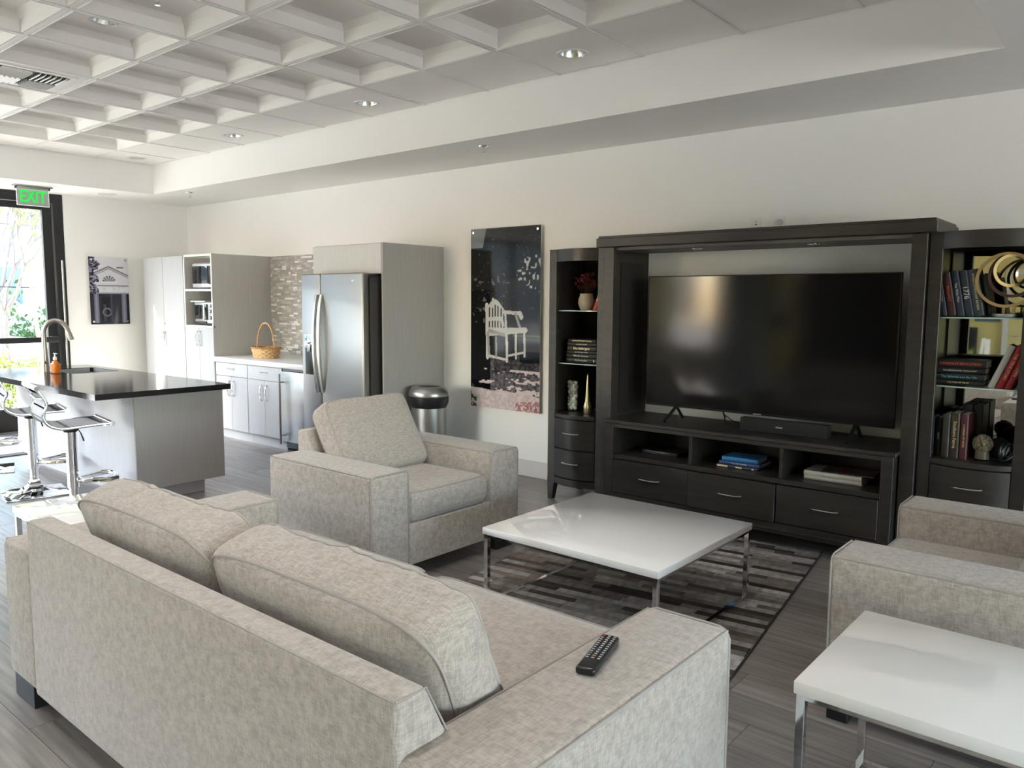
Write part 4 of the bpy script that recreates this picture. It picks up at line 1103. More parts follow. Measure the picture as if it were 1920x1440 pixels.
# hurricane glass with shells
hx, hy = -3.315, 4.66
t = thing('glass_cylinder', 'clear square glass cylinder holding shells and pebbles on the left tower deck', 'glass vase', (hx, hy, .641))
part('glass', MB().box(hx - .048, hx + .048, hy - .048, hy - .0455, .641, .87).box(hx - .048, hx + .048, hy + .0455, hy + .048, .641, .87).box(hx - .048, hx - .0455, hy - .0455, hy + .0455, .641, .87).box(hx + .0455, hx + .048, hy - .0455, hy + .0455, .641, .87).box(hx - .0455, hx + .0455, hy - .0455, hy + .0455, .641, .647), GLASSV, t, smooth=False)
cols = [mat('shell_%d' % k, c, .5) for k, c in enumerate(((.72, .66, .58), (.55, .42, .34), (.80, .77, .70), (.42, .40, .38)))]
rr = random.Random(4)
for lv in range(9):
    for q in range(4):
        r_ = .017 + rr.random() * .006; a = q * PI / 2 + lv * .8
        s_ = MB().sphere((0, 0, 0), r_, 1.0, .8, .7, 6).xf(Matrix.Translation((hx + .022 * math.cos(a), hy + .022 * math.sin(a), .664 + lv * .0225)) @ Euler((rr.random() * 3, rr.random() * 3, 0)).to_matrix().to_4x4())
        part('shell', s_, cols[(lv * 4 + q) % 4 if lv > 2 else 2], t)
# gold cone
gx_, gy_ = -3.145, 4.60
t = thing('gold_cone', 'slender champagne-gold cone ornament on the left tower deck', 'ornament', (gx_, gy_, .641))
GLDO = mat('champagne_gold', (.62, .53, .33), .3, metal=.8)
part('base', MB().lathe((gx_, gy_, .641), [(0, 0), (.022, 0), (.026, .01), (.025, .03), (.030, .05), (.022, .075), (.017, .09), (0, .09)], 20), GLDO, t)
part('spire', MB().lathe((gx_, gy_, .641), [(.017, .088), (.015, .11), (.010, .18), (.0045, .27), (0, .292)], 20), GLDO, t)
t = single('dried_leaf_sprig', MB(), mat('dusty_leaf', (.13, .13, .11), .8), 'grey dried leaf cluster beside the gold cone, against the post', 'dried plant', (-3.06, 4.66, .641))
rr = random.Random(9); b2 = MB()
for k in range(26):
    p = Vector((-3.06 + rr.uniform(-.035, .03), 4.66 + rr.uniform(-.03, .03), .66 + rr.uniform(0, .13)))
    q = MB().grid_pillow((.035, .02, .004), 2, .3).xf(Matrix.Translation(p) @ Euler((rr.random() * 6, rr.random() * 6, rr.random() * 6)).to_matrix().to_4x4())
    me = q.mesh('t'); b2.bm.from_mesh(me); bpy.data.meshes.remove(me)
b2.tube([(-3.06, 4.66, .641), (-3.055, 4.66, .70), (-3.06, 4.67, .79)], .004, 6)
b2.xf(Matrix.Translation((-3.06, 4.66, .641)).inverted()); b2.bm.to_mesh(t.data); b2.bm.free()
for p_ in t.data.polygons: p_.use_smooth = True

# right tower upper shelf (z 1.370): blue books leaning left
navy = (.018, .024, .045)
rb = [(.034, .235, navy, 'THE PIONEERS', WHT, None), (.042, .225, (.05, .018, .018), 'BRILLIANT', REDI, None), (.040, .235, (.02, .03, .055), 'The Wise Men', WHT, None), (.040, .235, navy, '1776', WHT, .034), (.050, .240, (.03, .045, .065), 'ANGLO-AMERICAN REVIEW', GOLD, .015)]
names_ = ['darkest navy book against the post on the right tower top shelf', 'dark maroon book, second on the right tower top shelf', 'navy book with white script title, third on the right tower top shelf', 'navy book lettered 1776 on the right tower top shelf', 'wide slate blue book with gold title, rightmost tilted one on the top shelf']
x = -.918
for k, (T, Hh, c, s, ink, ts) in enumerate(rb):
    book((x, 4.58, 1.3705), T * .92, Hh, .15, c, names_[k], 'leaning blue books in the right tower', 'up', tilt=math.radians(-11), txt=s, ink=ink, tsize=ts or T * .42)
    x += T * .92 / math.cos(math.radians(11)) + .0015
book((x + .004, 4.62, 1.3705), .022, .215, .14, (.015, .013, .012), 'thin near-black book at the right end of the leaning blue row', 'leaning blue books in the right tower', 'up', tilt=math.radians(-11))
# ring sculpture
rx_, ry_ = -.627, 4.60
t = thing('ring_sculpture', 'bronze and brass interlocking ring sculpture on a round base, right tower', 'sculpture', (rx_, ry_, 1.3705))
BRZ = mat('brass_ring', (.62, .46, .28), .28, metal=1); BRD = mat('dark_bronze', (.07, .045, .04), .3, metal=.9)
part('base', MB().lathe((rx_ + .0, ry_, 1.3705), [(0, 0), (.065, 0), (.067, .003), (.067, .016), (.064, .019), (0, .019)], 36), mat('pewter_base', (.45, .43, .40), .4, metal=.7), t)
def ring(c, R_, w, rz, nm, m_, tilt=0):
    pts = []
    mb = MB(); N = 40; bm = mb.bm; rg = []
    for i in range(N):
        a = 2 * PI * i / N; q = []
        for dr, dy in ((-.007, -w), (.007, -w), (.007, w), (-.007, w)): q.append(bm.verts.new(((R_ + dr) * math.cos(a), dy, (R_ + dr) * math.sin(a))))
        rg.append(q)
    for i in range(N):
        A, B = rg[i], rg[(i + 1) % N]
        for k in range(4): bm.faces.new((A[k], B[k], B[(k + 1) % 4], A[(k + 1) % 4]))
    mb.xf(Matrix.Translation(c) @ Matrix.Rotation(rz, 4, 'Z') @ Matrix.Rotation(tilt, 4, 'X'))
    return part(nm, mb, m_, t, ang=50)
ring((rx_ - .008, ry_ - .012, 1.556), .130, .015, math.radians(4), 'large_ring', BRZ)
ring((rx_ + .015, ry_ + .010, 1.580), .104, .014, math.radians(-10), 'middle_ring', BRD)
ring((rx_ + .008, ry_ - .01, 1.602), .075, .013, math.radians(20), 'small_ring', BRZ)
part('support', MB().box(rx_ - .022, rx_ - .010, ry_ - .006, ry_ + .006, 1.388, 1.425).box(rx_ + .022, rx_ + .034, ry_ - .006, ry_ + .006, 1.388, 1.43), BRZ, t)
# stack on the second glass shelf z 1.016
z = 1.0165
for k, (T, s, ink, ts, c) in enumerate(((.026, 'CULTURE OF TRUST', GOLD, .011, (.02, .018, .016)), (.033, 'The Splendid and the Vile', CYI, .016, (.016, .02, .022)), (.030, 'THE UNDERGROUND  WORLD LIGHT', WHT, .009, (.018, .017, .018)), (.040, 'IMMEDIATE EDUCATION', REDI, .017, (.022, .018, .017)))):
    book((-.938 + .002 * k, 4.60, z), T, .232, .16, c, ['lowest dark book of the flat stack on the right tower middle shelf, gold title', 'black book with blue script title in the right tower flat stack', 'black book with faint white title under the top of the right tower stack', 'top dark book with red title on the right tower flat stack'][k], 'flat stack of dark books in the right tower', 'flat', yaw=math.radians(.8 * (-1) ** k), txt=s, ink=ink, tsize=ts)
    z += T + .0006
for k, (T, c, s, lab) in enumerate(((.030, (.62, .60, .56), None, 'white book leaning right on the right tower middle shelf'), (.032, (.42, .02, .03), 'THE TRUE STORY', 'bright red book with gold title leaning beside the white one'), (.032, (.36, .02, .03), 'OUR TOWN', 'second red book leaning against the right side of the tower'))):
    book((-.690 + k * .0365, 4.60, 1.0165), T, .235, .15, c, lab, 'leaning books on the right tower middle shelf', 'up', tilt=math.radians(21), txt=s, ink=GOLD, tsize=.018)
# lower deck of right tower z .641
z0 = .641
lo = [(-.937, .024, .20, (.03, .04, .10), 'slim blue book on the right tower deck', 'ATLAS', WHT), (-.908, .030, .20, (.02, .02, .025), 'slim black book beside the blue one on the right tower deck', 'NIGHT', WHT),
      (-.872, .036, .225, (.028, .024, .02), 'dark brown book with embossed spine on the right tower deck', None, WHT), (-.834, .042, .235, (.035, .022, .014), 'brown book with gold gothic title on the right tower deck', 'Southern Farms', GOLD), (-.789, .036, .232, (.07, .012, .016), 'dark red book with small gold title on the right tower deck', 'A GARDEN OF VERSES', GOLD)]
for k, (x, T, Hh, c, lab, s, ink) in enumerate(lo):
    book((x, 4.545 + (.03 if k < 2 else 0), z0), T, Hh, .17, c, lab, 'upright old books on the right tower deck', 'up', txt=s, ink=ink, tsize=.022 if k == 3 else .012)
for k in range(2):
    book((-.815 + k * .05, 4.73, z0), .046, .265 - .0 * k, .16, (.03, .028, .027), ['taller charcoal book standing behind the brown one', 'taller charcoal book standing behind the dark red one'][k], 'tall charcoal books behind the front row', 'up')
# glass jar of dried seed balls, dark orb, bow of ribbon
jx, jy = -.690, 4.585
t = thing('seed_jar', 'round dried moss ball resting in a glass cup on the right tower deck', 'ornament', (jx, jy, z0))
part('cup', MB().lathe((jx, jy, z0), [(0, 0), (.036, 0), (.038, .004), (.036, .075), (.033, .075), (.034, .008), (0, .007)], 24), GLASSV, t)
mb = MB(); rr = random.Random(3)
for k in range(170):
    v = Vector((rr.gauss(0, 1), rr.gauss(0, 1), rr.gauss(0, 1))).normalized() * .042; mb.sphere((jx + v.x, jy + v.y, z0 + .085 + v.z), .0075, n=4)
mb.sphere((jx, jy, z0 + .085), .040, n=10)
part('moss_ball', mb, mat('dry_moss', (.20, .17, .11), .9), t, kind='stuff')
part('jar_fill', MB().lathe((jx, jy, z0 + .0075), [(0, 0), (.032, 0), (.032, .05), (0, .05)], 20), mat('seed_fill', (.22, .17, .10), .9), t)
t = single('dark_orb', MB().sphere((-.628, 4.66, z0 + .057), .056, n=16), mat('boxwood_dark', (.012, .016, .012), .9, bump=((200, 200, 200), 1.0)), 'very dark round ball behind the moss ball on the right tower deck', 'ornament', (-.628, 4.66, z0))
t = single('ribbon_knot', MB(), mat('pewter_strap', (.22, .26, .30), .25, metal=.8), 'shiny blue-grey metal knot ornament at the right side of the right tower deck', 'ornament', (-.575, 4.57, z0))
b2 = MB(); rr = random.Random(8)
for k in range(6):
    R_ = .033 + .006 * (k % 3)
    pts = [(R_ * math.cos(a), .008 * math.sin(2 * a), R_ * math.sin(a)) for a in [2 * PI * i / 24 for i in range(24)]]
    q = MB().tube(pts, .005, 6, closed=True, flat=(1.4, .6)).xf(Matrix.Translation((0, 0, .045 + .012 * (k % 2))) @ Euler((rr.uniform(-.5, .5), rr.uniform(-.6, .6), rr.random() * 3)).to_matrix().to_4x4())
    me = q.mesh('t'); b2.bm.from_mesh(me); bpy.data.meshes.remove(me)
b2.bm.to_mesh(t.data); b2.bm.free()
for p_ in t.data.polygons: p_.use_smooth = True

# console bays
book((-2.10, 4.50, .4255), .016, .262, .21, (.05, .07, .11), 'thin slate book with gold bands, bottom of the blue stack in the console', 'blue books in the console', 'flat', yaw=math.radians(2), extra=lambda mb: mb.box(.008, .075, -.0066, -.006, .003, .013).box(.125, .165, -.0066, -.006, .003, .013).box(.225, .24, -.0066, -.006, .003, .013), ink=GOLD)
book((-2.085, 4.51, .4420), .022, .255, .20, (.05, .09, .24), 'mid-blue book in the middle of the stack in the console', 'blue books in the console', 'flat', yaw=math.radians(1), txt='THE LONG SUMMER', tsize=.011)
book((-2.070, 4.515, .4645), .026, .225, .17, (.05, .27, .62), 'bright sky-blue book on top of the stack in the console', 'blue books in the console', 'flat', yaw=math.radians(2))
book((-1.560, 4.51, .4255), .024, .315, .22, (.50, .47, .42), 'cream hardcover at the bottom of the right console bay', 'cream books in the console', 'flat', yaw=math.radians(1.5), txt='Reading the Country', tsize=.014)
book((-1.562, 4.51, .4500), .026, .315, .22, (.56, .53, .47), 'cream hardcover on top in the right console bay', 'cream books in the console', 'flat', yaw=math.radians(1.5), txt='The Gatherer', tsize=.014)
mg = MB().box(-1.48, -1.20, 4.52, 4.71, .4765, .481, .0005, 1, rz=math.radians(6))
t = single('magazine', mg, mat('magazine_cover', (.10, .08, .08), .3, var=((14, 14, 14), .9, 2)), 'glossy dark magazine lying on the cream books', 'magazine', (-1.34, 4.6, .4765))
part('cover_flash', MB().box(-1.39, -1.33, 4.54, 4.60, .4811, .4814, rz=.5), mat('cover_red', (.35, .03, .05), .4), t)
# ------------------------------------------------------------------ UPHOLSTERY
def beveled(mb, off, seg=3):
    bmesh.ops.bevel(mb.bm, geom=mb.bm.edges[:], offset=off, segments=seg, profile=.5, affect='EDGES', clamp_overlap=True); return mb
def border_path(size, crown, pw, side, n=14, mtx=None):
    sx, sy, sz = [q / 2 for q in size]; pts = []
    per = [(-1 + 2 * i / n, -1) for i in range(n)] + [(1, -1 + 2 * i / n) for i in range(n)] + [(1 - 2 * i / n, 1) for i in range(n)] + [(-1, 1 - 2 * i / n) for i in range(n)]
    for x, y in per:
        r = (abs(x) ** pw + abs(y) ** pw) ** (1 / pw); k = 1 / r; X, Y = x * k, y * k
        th = (1 - crown) + crown * (max(0, 1 - X ** 4) * max(0, 1 - Y ** 4)) ** .5
        pts.append(Vector((X * sx * .957, Y * sy * .957, side * sz * th)))
    if mtx is not None: pts = [mtx @ p for p in pts]
    return pts
def cushion(name, parent, size, mtx, crown=.35, pw=9, n=14, wr=0, seed=0, Mx=None, fx=None):
    M_ = (Mx or Matrix.Identity(4)) @ mtx
    c = part(name, MB().grid_pillow(size, n, crown, pw, None, wr, seed, fx).xf(M_), LINEN, parent, ang=180)
    for s_ in (-1, 1):
        pts = border_path(size, crown, pw, s_, n=30 if wr else 14)
        if wr: pts = [p + wrinkle(p, s_ * size[2] / 2, wr, seed) for p in pts]
        if fx:
            sx, sy, sz = [q / 2 for q in size]
            pts = [fx(p, p.x / sx, p.y / sy, s_) for p in pts]
        part('piping', MB().tube([M_ @ p for p in pts], .0040, 6, closed=True), PIPE, c, ang=60)
    return c
def rounded_arm(x0, x1, y0, y1, z0, z1, sub=True):
    """soft upholstered arm with a slightly crowned top"""
    mb = MB().box(x0, x1, y0, y1, z0, z1, .024, 4)
    return mb
def arm_piping(mb, x0, x1, y0, y1, z0, z1, front, r=.0038):
    """welt around the front panel and along both top edges"""
    b = .010
    yf = y0 if front < 0 else y1
    loop = [(x0 + b * .3, yf, z0 + .02), (x0 + b * .3, yf, z1 - .03), (x0 + .012, yf, z1 - .010), (x0 + .03, yf, z1 - b * .2), (x1 - .03, yf, z1 - b * .2), (x1 - .012, yf, z1 - .010), (x1 - b * .3, yf, z1 - .03), (x1 - b * .3, yf, z0 + .02)]
    sgn = 1 if front < 0 else -1
    mb.tube([(x, y + sgn * .007, z) for x, y, z in loop], r, 6)
    for x, sx_ in ((x0, 1), (x1, -1)):
        mb.tube([(x + sx_ * .007, y0 + .012, z1 - .007), (x + sx_ * .006, (y0 + y1) / 2, z1 - .006), (x + sx_ * .007, y1 - .012, z1 - .007)], r, 6)
    return mb
FOOT = mat('black_block_foot', (.012, .012, .012), .35)

# --- sofa (world aligned; back towards the camera, facing the television)
t = thing('sofa', 'pale grey linen two-cushion sofa seen from behind', 'sofa', (-1.98, 1.42, 0))
SX0, SX1, SY0, SY1, SZ = -3.145, -.825, .925, 1.895, .585
for a, b, nm in ((SX0, -2.885, 'arm'), (-1.075, SX1, 'arm')):
    part(nm, rounded_arm(a, b, SY0, SY1, .085, SZ), LINEN, t, ang=60)
    part('piping', arm_piping(MB(), a, b, SY0, SY1, .085, SZ, 1), PIPE, t, ang=60)
mb = MB().prism([(.918, .085), (.918, .698), (1.0, .700), (1.12, .45), (1.12, .085)], 0, -2.883, -1.042)
part('back_frame', beveled(mb, .016, 3), LINEN, t, ang=60)
part('piping', MB().tube([(-2.875, .9225, .10), (-2.875, .9225, .693), (-1.05, .9225, .693), (-1.05, .9225, .10)], .0022, 6).tube([(-1.047, .922, .694), (-1.047, 1.0, .695), (-1.047, 1.075, .55)], .0022, 6), PIPE, t, ang=60)
part('base', MB().box(-2.885, -1.075, 1.08, 1.892, .085, .285, .008, 2), LINEN, t, ang=60)
for k, (a, b) in enumerate(((-2.882, -1.980), (-1.975, -1.078))):
    cushion('seat_cushion', t, (b - a, .86, .185), Matrix.Translation(((a + b) / 2, 1.535, .375)), crown=.22, pw=14, n=16)
for k, (a, b) in enumerate(((-2.872, -1.965), (-1.990, -1.082))):
    wdt = b - a
    Mc = Matrix.Translation(((a + b) / 2, 1.195, .607)) @ Matrix.Rotation(math.radians(90 + 19), 4, 'X') @ Matrix.Rotation(math.radians(0), 4, 'Z')
    # local z -> -y (towards camera); thickness .2
    cushion('back_cushion', t, (wdt, .40, .215), Mc, crown=.38, pw=7, n=60, wr=.0085, seed=3 + 11 * k)
for x, y in ((SX0 + .012, SY0 + .012), (SX1 - .192, SY0 + .012), (SX0 + .012, SY1 - .08), (SX1 - .192, SY1 - .08)):
    part('foot', MB().box(x, x + .18, y, y + .07, 0, .0855, .002, 1), FOOT, t)

# --- armchairs
def armchair(loc, rz, label, seed):
    t = thing('armchair', label, 'armchair', loc, 'pale grey linen armchairs', rz); Mx = WM[t.name]
    hw = .56; aw = .25; y0, y1 = -.46, .47
    for a, b in ((-hw, -hw + aw), (hw - aw, hw)):
        part('arm', rounded_arm(a, b, y0, y1 - .06, .085, .585).xf(Mx), LINEN, t, ang=60)
        part('piping', arm_piping(MB(), a, b, y0, y1 - .06, .085, .585, -1).xf(Mx), PIPE, t, ang=60)
    mb = MB().prism([(y1, .085), (y1, .69), (y1 - .09, .70), (y1 - .20, .44), (y1 - .20, .085)], 0, -hw + aw - .02, hw - aw + .02)
    part('back_frame', beveled(mb, .018, 3).xf(Mx), LINEN, t, ang=60)
    part('base', MB().box(-hw + aw, hw - aw, y0 + .002, y1 - .18, .085, .30, .006, 2).xf(Mx), LINEN, t, ang=60)
    cushion('seat_cushion', t, (2 * (hw - aw) - .006, .70, .17), Matrix.Translation((0, y0 + .353, .382)), crown=.16, pw=16, n=16, Mx=Mx)
    Mc = Matrix.Translation((0, .205, .640)) @ Matrix.Rotation(math.radians(90 - 32), 4, 'X')
    cushion('back_cushion', t, (.62, .47, .19), Mc, crown=.30, pw=10, n=26, wr=.003, seed=seed, Mx=Mx)
    for x in (-hw + .012, hw - .19):
        for y in (y0 + .012, y1 - .15): part('foot', MB().box(x, x + .178, y, y + .07, 0, .0855, .002, 1).xf(Mx), FOOT, t)
    return t
armchair((-3.35, 2.965, 0), PI / 2, 'pale grey linen armchair left of the square coffee table', 21)
armchair((-.372, 3.245, 0), -PI / 2, 'pale grey linen armchair at the right edge, behind the white end table', 33)

# --- tables
def white_table(name, label, cat, x0, x1, y0, y1, zt, th, sled, group=None, z0=0, rz=0):
    t = thing(name, label, cat, ((x0 + x1) / 2, (y0 + y1) / 2, z0), group)
    part('tabletop', MB().box(x0, x1, y0, y1, zt - th, zt, .003, 2), GLOSSW, t)
    i, s = .006, .022; za = z0; zb = zt - th
    for x in (x0 + i, x1 - i - s):
        for y in (y0 + i, y1 - i - s): part('leg', MB().box(x, x + s, y, y + s, za, zb, .001, 1), CHROME, t)
    tr = MB()
    for y in (y0 + i, y1 - i - s): tr.box(x0 + i + s, x1 - i - s, y + .001, y + s - .001, zb - .013, zb - .0002)
    for x in (x0 + i, x1 - i - s): tr.box(x + .001, x + s - .001, y0 + i + s, y1 - i - s, zb - .013, zb - .0002)
    part('top_rail', tr, CHROME, t, smooth=False)
    for x in (x0 + i, x1 - i - s): part('bottom_rail', MB().box(x + .001, x + s - .001, y0 + i + s, y1 - i - s, za + .0, za + .013), CHROME, t, smooth=False)
    if not sled:
        for y in (y0 + i, y1 - i - s): part('bottom_rail', MB().box(x0 + i + s, x1 - i - s, y + .001, y + s - .001, za, za + .013), CHROME, t, smooth=False)
    return t
white_table('coffee_table', 'low square glossy white coffee table on thin chrome legs over the rug', 'coffee table', -2.405, -1.472, 2.665, 3.575, .380, .032, True, None, .0085)
white_table('end_table', 'glossy white end table at the bottom right corner, beside the right armchair', 'end table', -.662, -.045, 1.905, 2.505, .490, .034, False, 'white end tables')
white_table('end_table', 'glossy white end table half hidden behind the sofa, near the bar stools', 'end table', -4.000, -3.395, 1.225, 1.835, .490, .034, False, 'white end tables')

# --- rug
rc = Vector((-1.184, 2.671, 0)); ang = math.radians(8.0)
t = thing('patchwork_rug', 'patchwork cowhide strip rug in greys and browns under the coffee table', 'rug', tuple(rc), None, ang); Mx = WM[t.name]
part('backing', MB().box(-1.47, 0, -.32, 1.885, .0005, .003).xf(Mx), mat('rug_backing', (.05, .045, .04), .9), t, smooth=False)
hc = [(.34, .315, .30), (.25, .225, .205), (.16, .14, .125), (.045, .036, .032), (.42, .40, .385), (.20, .165, .145), (.085, .065, .055)]
hm = [mat('cowhide_%s' % n_, c, .7, var=((30, 8, 30), .35, 3), rand=.22) for n_, c in zip(('ash', 'stone', 'brown', 'black', 'pale', 'taupe', 'chocolate'), hc)]
rr = random.Random(12); y = -.32; rowh = .046; sm = {}; cnt = 0
while y < 1.885 - .01:
    x = -1.47 - rr.random() * .03
    while x < -.001:
        L_ = rr.choice([.16, .22, .26, .30, .34]); b = min(x + L_, 0)
        if 0 - b < .09: b = 0
        a = max(x, -1.47 - (.02 if rr.random() < .5 else 0)); x = b
        if b - a < .02: continue
        q = rr.choices(range(7), [5, 5, 4, 2.2, 3.5, 4, 2.2])[0]; key = (round(b - a, 2), q)
        if key not in sm:
            me = MB().box(.0008, key[0] - .0008, .0008, rowh - .0008, .003, .0075, .0012, 1).mesh('leather_strip', None, False); me.materials.append(hm[q]); sm[key] = me
        if cnt < 298:
            o = bpy.data.objects.new('leather_strip', sm[key]); COL.objects.link(o); o.parent = t; o.location = (a, y, 0); cnt += 1
    y += rowh
print('rug strips', cnt)
part('edge_binding', MB().box(0, .006, -.32, 1.885, .0005, .008).xf(Mx), hm[3], t, smooth=False)

# --- remote control
rm_ = (-.992, 1.515, .5865)
t = thing('remote_control', 'black television remote lying on the sofa arm', 'remote control', rm_, None, math.radians(15.5)); Mx = WM[t.name]
RB = mat('remote_black', (.010, .010, .011), .3)
part('body', MB().box(-.0235, .0235, -.10, .10, 0, .019, .007, 4).xf(Mx), RB, t)
bc = [mat('button_grey', (.42, .42, .42), .5), mat('button_red', (.55, .03, .03), .5), mat('button_orange', (.55, .20, .10), .5), mat('button_green', (.10, .30, .22), .5)]
for r_ in range(12):
    for c_ in range(3):
        x_ = (-.0145, 0, .0145)[c_]; y_ = .088 - r_ * .0118
        q = 1 if (r_ == 0 and c_ == 0) else (2 if (r_, c_) == (10, 1) else (3 if (r_, c_) == (9, 0) else 0))
        w_ = .0035 if q == 0 else .0045
        part('button', MB().box(x_ - w_, x_ + w_, y_ - .0022, y_ + .0022, .0185, .0198, .0004, 1).xf(Mx), bc[q] if (r_ + c_) % 3 or q else bc[0], t, smooth=False)

# ------------------------------------------------------------------ ROOM BEHIND THE CAMERA (seen in the mirror and the screen)
DOORM = mat('door_grey_frame', (.50, .50, .48), .5); DOORW = mat('door_ochre', (.50, .44, .20), .6)
t = thing('door_2', 'x', 'x', (-1.45, YB, 0)); del t['category']; del t['label']; t['kind'] = 'structure'
part('door_frame', MB().box(-1.95, -1.88, YB, YB + .06, 0, 1.95).box(-1.02, -.95, YB, YB + .06, 0, 1.95).box(-1.88, -1.02, YB, YB + .06, 1.88, 1.95), DOORM, t, smooth=False)
part('door_leaf', MB().box(-1.878, -1.022, YB + .005, YB + .045, .005, 1.878), DOORW, t, smooth=False)
part('door_handle', MB().tube([(-1.82, YB + .045, .96), (-1.82, YB + .09, .96), (-1.72, YB + .09, .96)], .012, 8), CHROME, t)
TEAL = mat('teal_canvas', (.05, .09, .11), .5)
t = single('wall_painting', MB().box(-2.33, -1.99, YB + .001, YB + .03, 1.17, 1.78), TEAL, 'dark teal painting with two pale rings, seen in the right tower mirror', 'painting', (-2.16, YB, 1.17))
for x, z, r_ in ((-2.21, 1.32, .05), (-2.08, 1.34, .06)):
    part('painted_ring', MB().tube([(x + r_ * math.cos(a), YB + .031, z + r_ * math.sin(a)) for a in [2 * PI * i / 24 for i in range(24)]], .014, 6, closed=True, flat=(1, .1)), LAMI, t)
t = thing('sideboard', 'dark low sideboard against the far ochre wall, seen only in the mirror', 'sideboard', (-2.7, YB + .25, 0))
part('top', MB().box(-3.3, -2.02, YB + .02, YB + .42, .575, .605), WOODD, t); 
for x in (-3.28, -2.08): part('leg', MB().box(x, x + .04, YB + .04, YB + .40, 0, .575), WOODD, t)
part('shelf', MB().box(-3.24, -2.08, YB + .04, YB + .40, .2, .23), WOODD, t)
single('framed_screen', MB().box(-3.1, -2.27, YB + .05, YB + .09, .62, 1.08, .004, 1), BLACKP, 'black screen on the sideboard, seen in the tower mirror', 'screen', (-2.68, YB + .07, .606))
t = thing('grass_planter', 'row of spiky green grass in a white trough, seen in the tower mirror', 'plant', (-2.45, YB + .3, .606))
part('trough', MB().box(-2.66, -2.26, YB + .26, YB + .34, .606, .64, .004, 1), LAMI, t)
GR = mat('grass_blades', (.30, .38, .08), .6); mb = MB(); rr = random.Random(6)
for k in range(70):
    x = -2.65 + rr.random() * .38; y = YB + .28 + rr.random() * .04; dx = rr.uniform(-.05, .05)
    mb.tube([(x, y, .64), (x + dx * .4, y, .70), (x + dx, y + rr.uniform(-.02, .02), .74 + rr.random() * .07)], [.004, .003, .0005], 4)
part('grass', mb, GR, t, kind='stuff')
t = thing('paper_sculpture', 'white folded paper sculpture on the sideboard, seen in the tower mirror', 'ornament', (-2.15, YB + .3, .606))
part('panel', MB().prism([(-2.20, .606), (-2.17, .92), (-2.12, .93), (-2.14, .80), (-2.16, .606)], 1, YB + .29, YB + .31), LAMI, t, smooth=False)
part('panel', MB().box(-2.13, -2.06, YB + .30, YB + .31, .64, .91), LAMI, t, smooth=False)
t = thing('dark_bookcase', 'tall dark bookcase against the back wall, seen only in the television reflection', 'bookcase', (-4.0, YB + .2, 0))
part('carcass', MB().box(-4.75, -3.32, YB + .02, YB + .05, 0, 2.1).box(-4.75, -4.70, YB + .05, YB + .35, 0, 2.1).box(-3.37, -3.32, YB + .05, YB + .35, 0, 2.1), WOODD, t, smooth=False)
for z in (.03, .5, .95, 1.4, 1.8, 2.06): part('shelf', MB().box(-4.70, -3.37, YB + .05, YB + .34, z, z + .03), WOODD, t, smooth=False)
t = single('framed_print', MB().box(-5.33, -5.02, YB + .001, YB + .025, .96, 1.69), BLACKP, 'dark framed print between pillar and bookcase, seen in the television reflection', 'picture', (-5.17, YB, .96))
part('print', MB().box(-5.29, -5.06, YB + .025, YB + .028, 1.30, 1.64), mat('print_grey', (.4, .4, .4), .5, var=((14, 14, 14), .8, 2)), t, smooth=False)
struct('column_1', MB().box(-5.14, -4.51, -1.85, -1.5, 0, 3.0), mat('pillar_grey', (.52, .53, .50), .7))
t = thing('pool_table', 'green-topped pool table in the far end of the room, seen in the television reflection', 'pool table', (-6.6, -2.6, 0))
part('bed', MB().box(-7.7, -5.6, -3.1, -2.0, .64, .72, .01, 2), mat('pool_felt', (.02, .12, .07), .9), t)
part('rail', MB().box(-7.8, -5.5, -3.2, -3.1, .60, .75, .01, 2).box(-7.8, -5.5, -2.0, -1.9, .60, .75, .01, 2).box(-7.8, -7.7, -3.1, -2.0, .60, .75, .01, 2).box(-5.6, -5.5, -3.1, -2.0, .60, .75, .01, 2), WOODD, t)
for x in (-7.55, -5.95):
    for y in (-3.0, -2.3): part('leg', taper_leg(MB(), x, y, .16, 0, .64, .6), WOODD, t)

# ------------------------------------------------------------------ OUTSIDE
GZ = -.14
struct('ground_1', MB().box(-13.4, XL - .14, -14, 18, GZ - .1, GZ + .10), mat('pale_concrete', (.36, .35, .33), .9, var=((3, 3, 3), .08, 3)))
struct('ground_3', MB().box(XL - .14, 60, -60, YB - .16, GZ - .1, GZ + .05).box(XR + .2, 60, YB - .16, 60, GZ - .1, GZ + .05), mat('paving_outside', (.34, .33, .31), .95))
struct('ground_2', MB().box(-90, -13.4, -60, 70, GZ - .3, GZ - .2), mat('asphalt', (.16, .16, .16), .95, var=((5, 5, 5), .15, 3)))
BARK = mat('pale_bark', (.17, .15, .13), .9, var=((30, 30, 8), .25, 3)); BARKD = mat('dark_bark', (.16, .12, .09), .9)
LG = mat('leaf_yellow_green', (.20, .24, .05), .6); LD = mat('leaf_green', (.07, .12, .035), .65); LO = mat('leaf_olive', (.12, .15, .05), .65)
def leaf_cloud(mb, centers, n, s, rr):
    for k in range(n):
        c = rr.choice(centers); v = Vector((rr.gauss(0, 1), rr.gauss(0, 1), rr.gauss(0, 1))) * c[3] * .55
        p = Vector(c[:3]) + v; R_ = Euler((rr.random() * 6, rr.random() * 6, rr.random() * 6)).to_matrix()
        q = [p + R_ @ Vector(w) * s * rr.uniform(.6, 1.3) for w in ((-1, 0, 0), (0, -.45, 0), (1, 0, 0), (0, .45, 0))]
        mb.bm.faces.new([mb.bm.verts.new(w) for w in q])
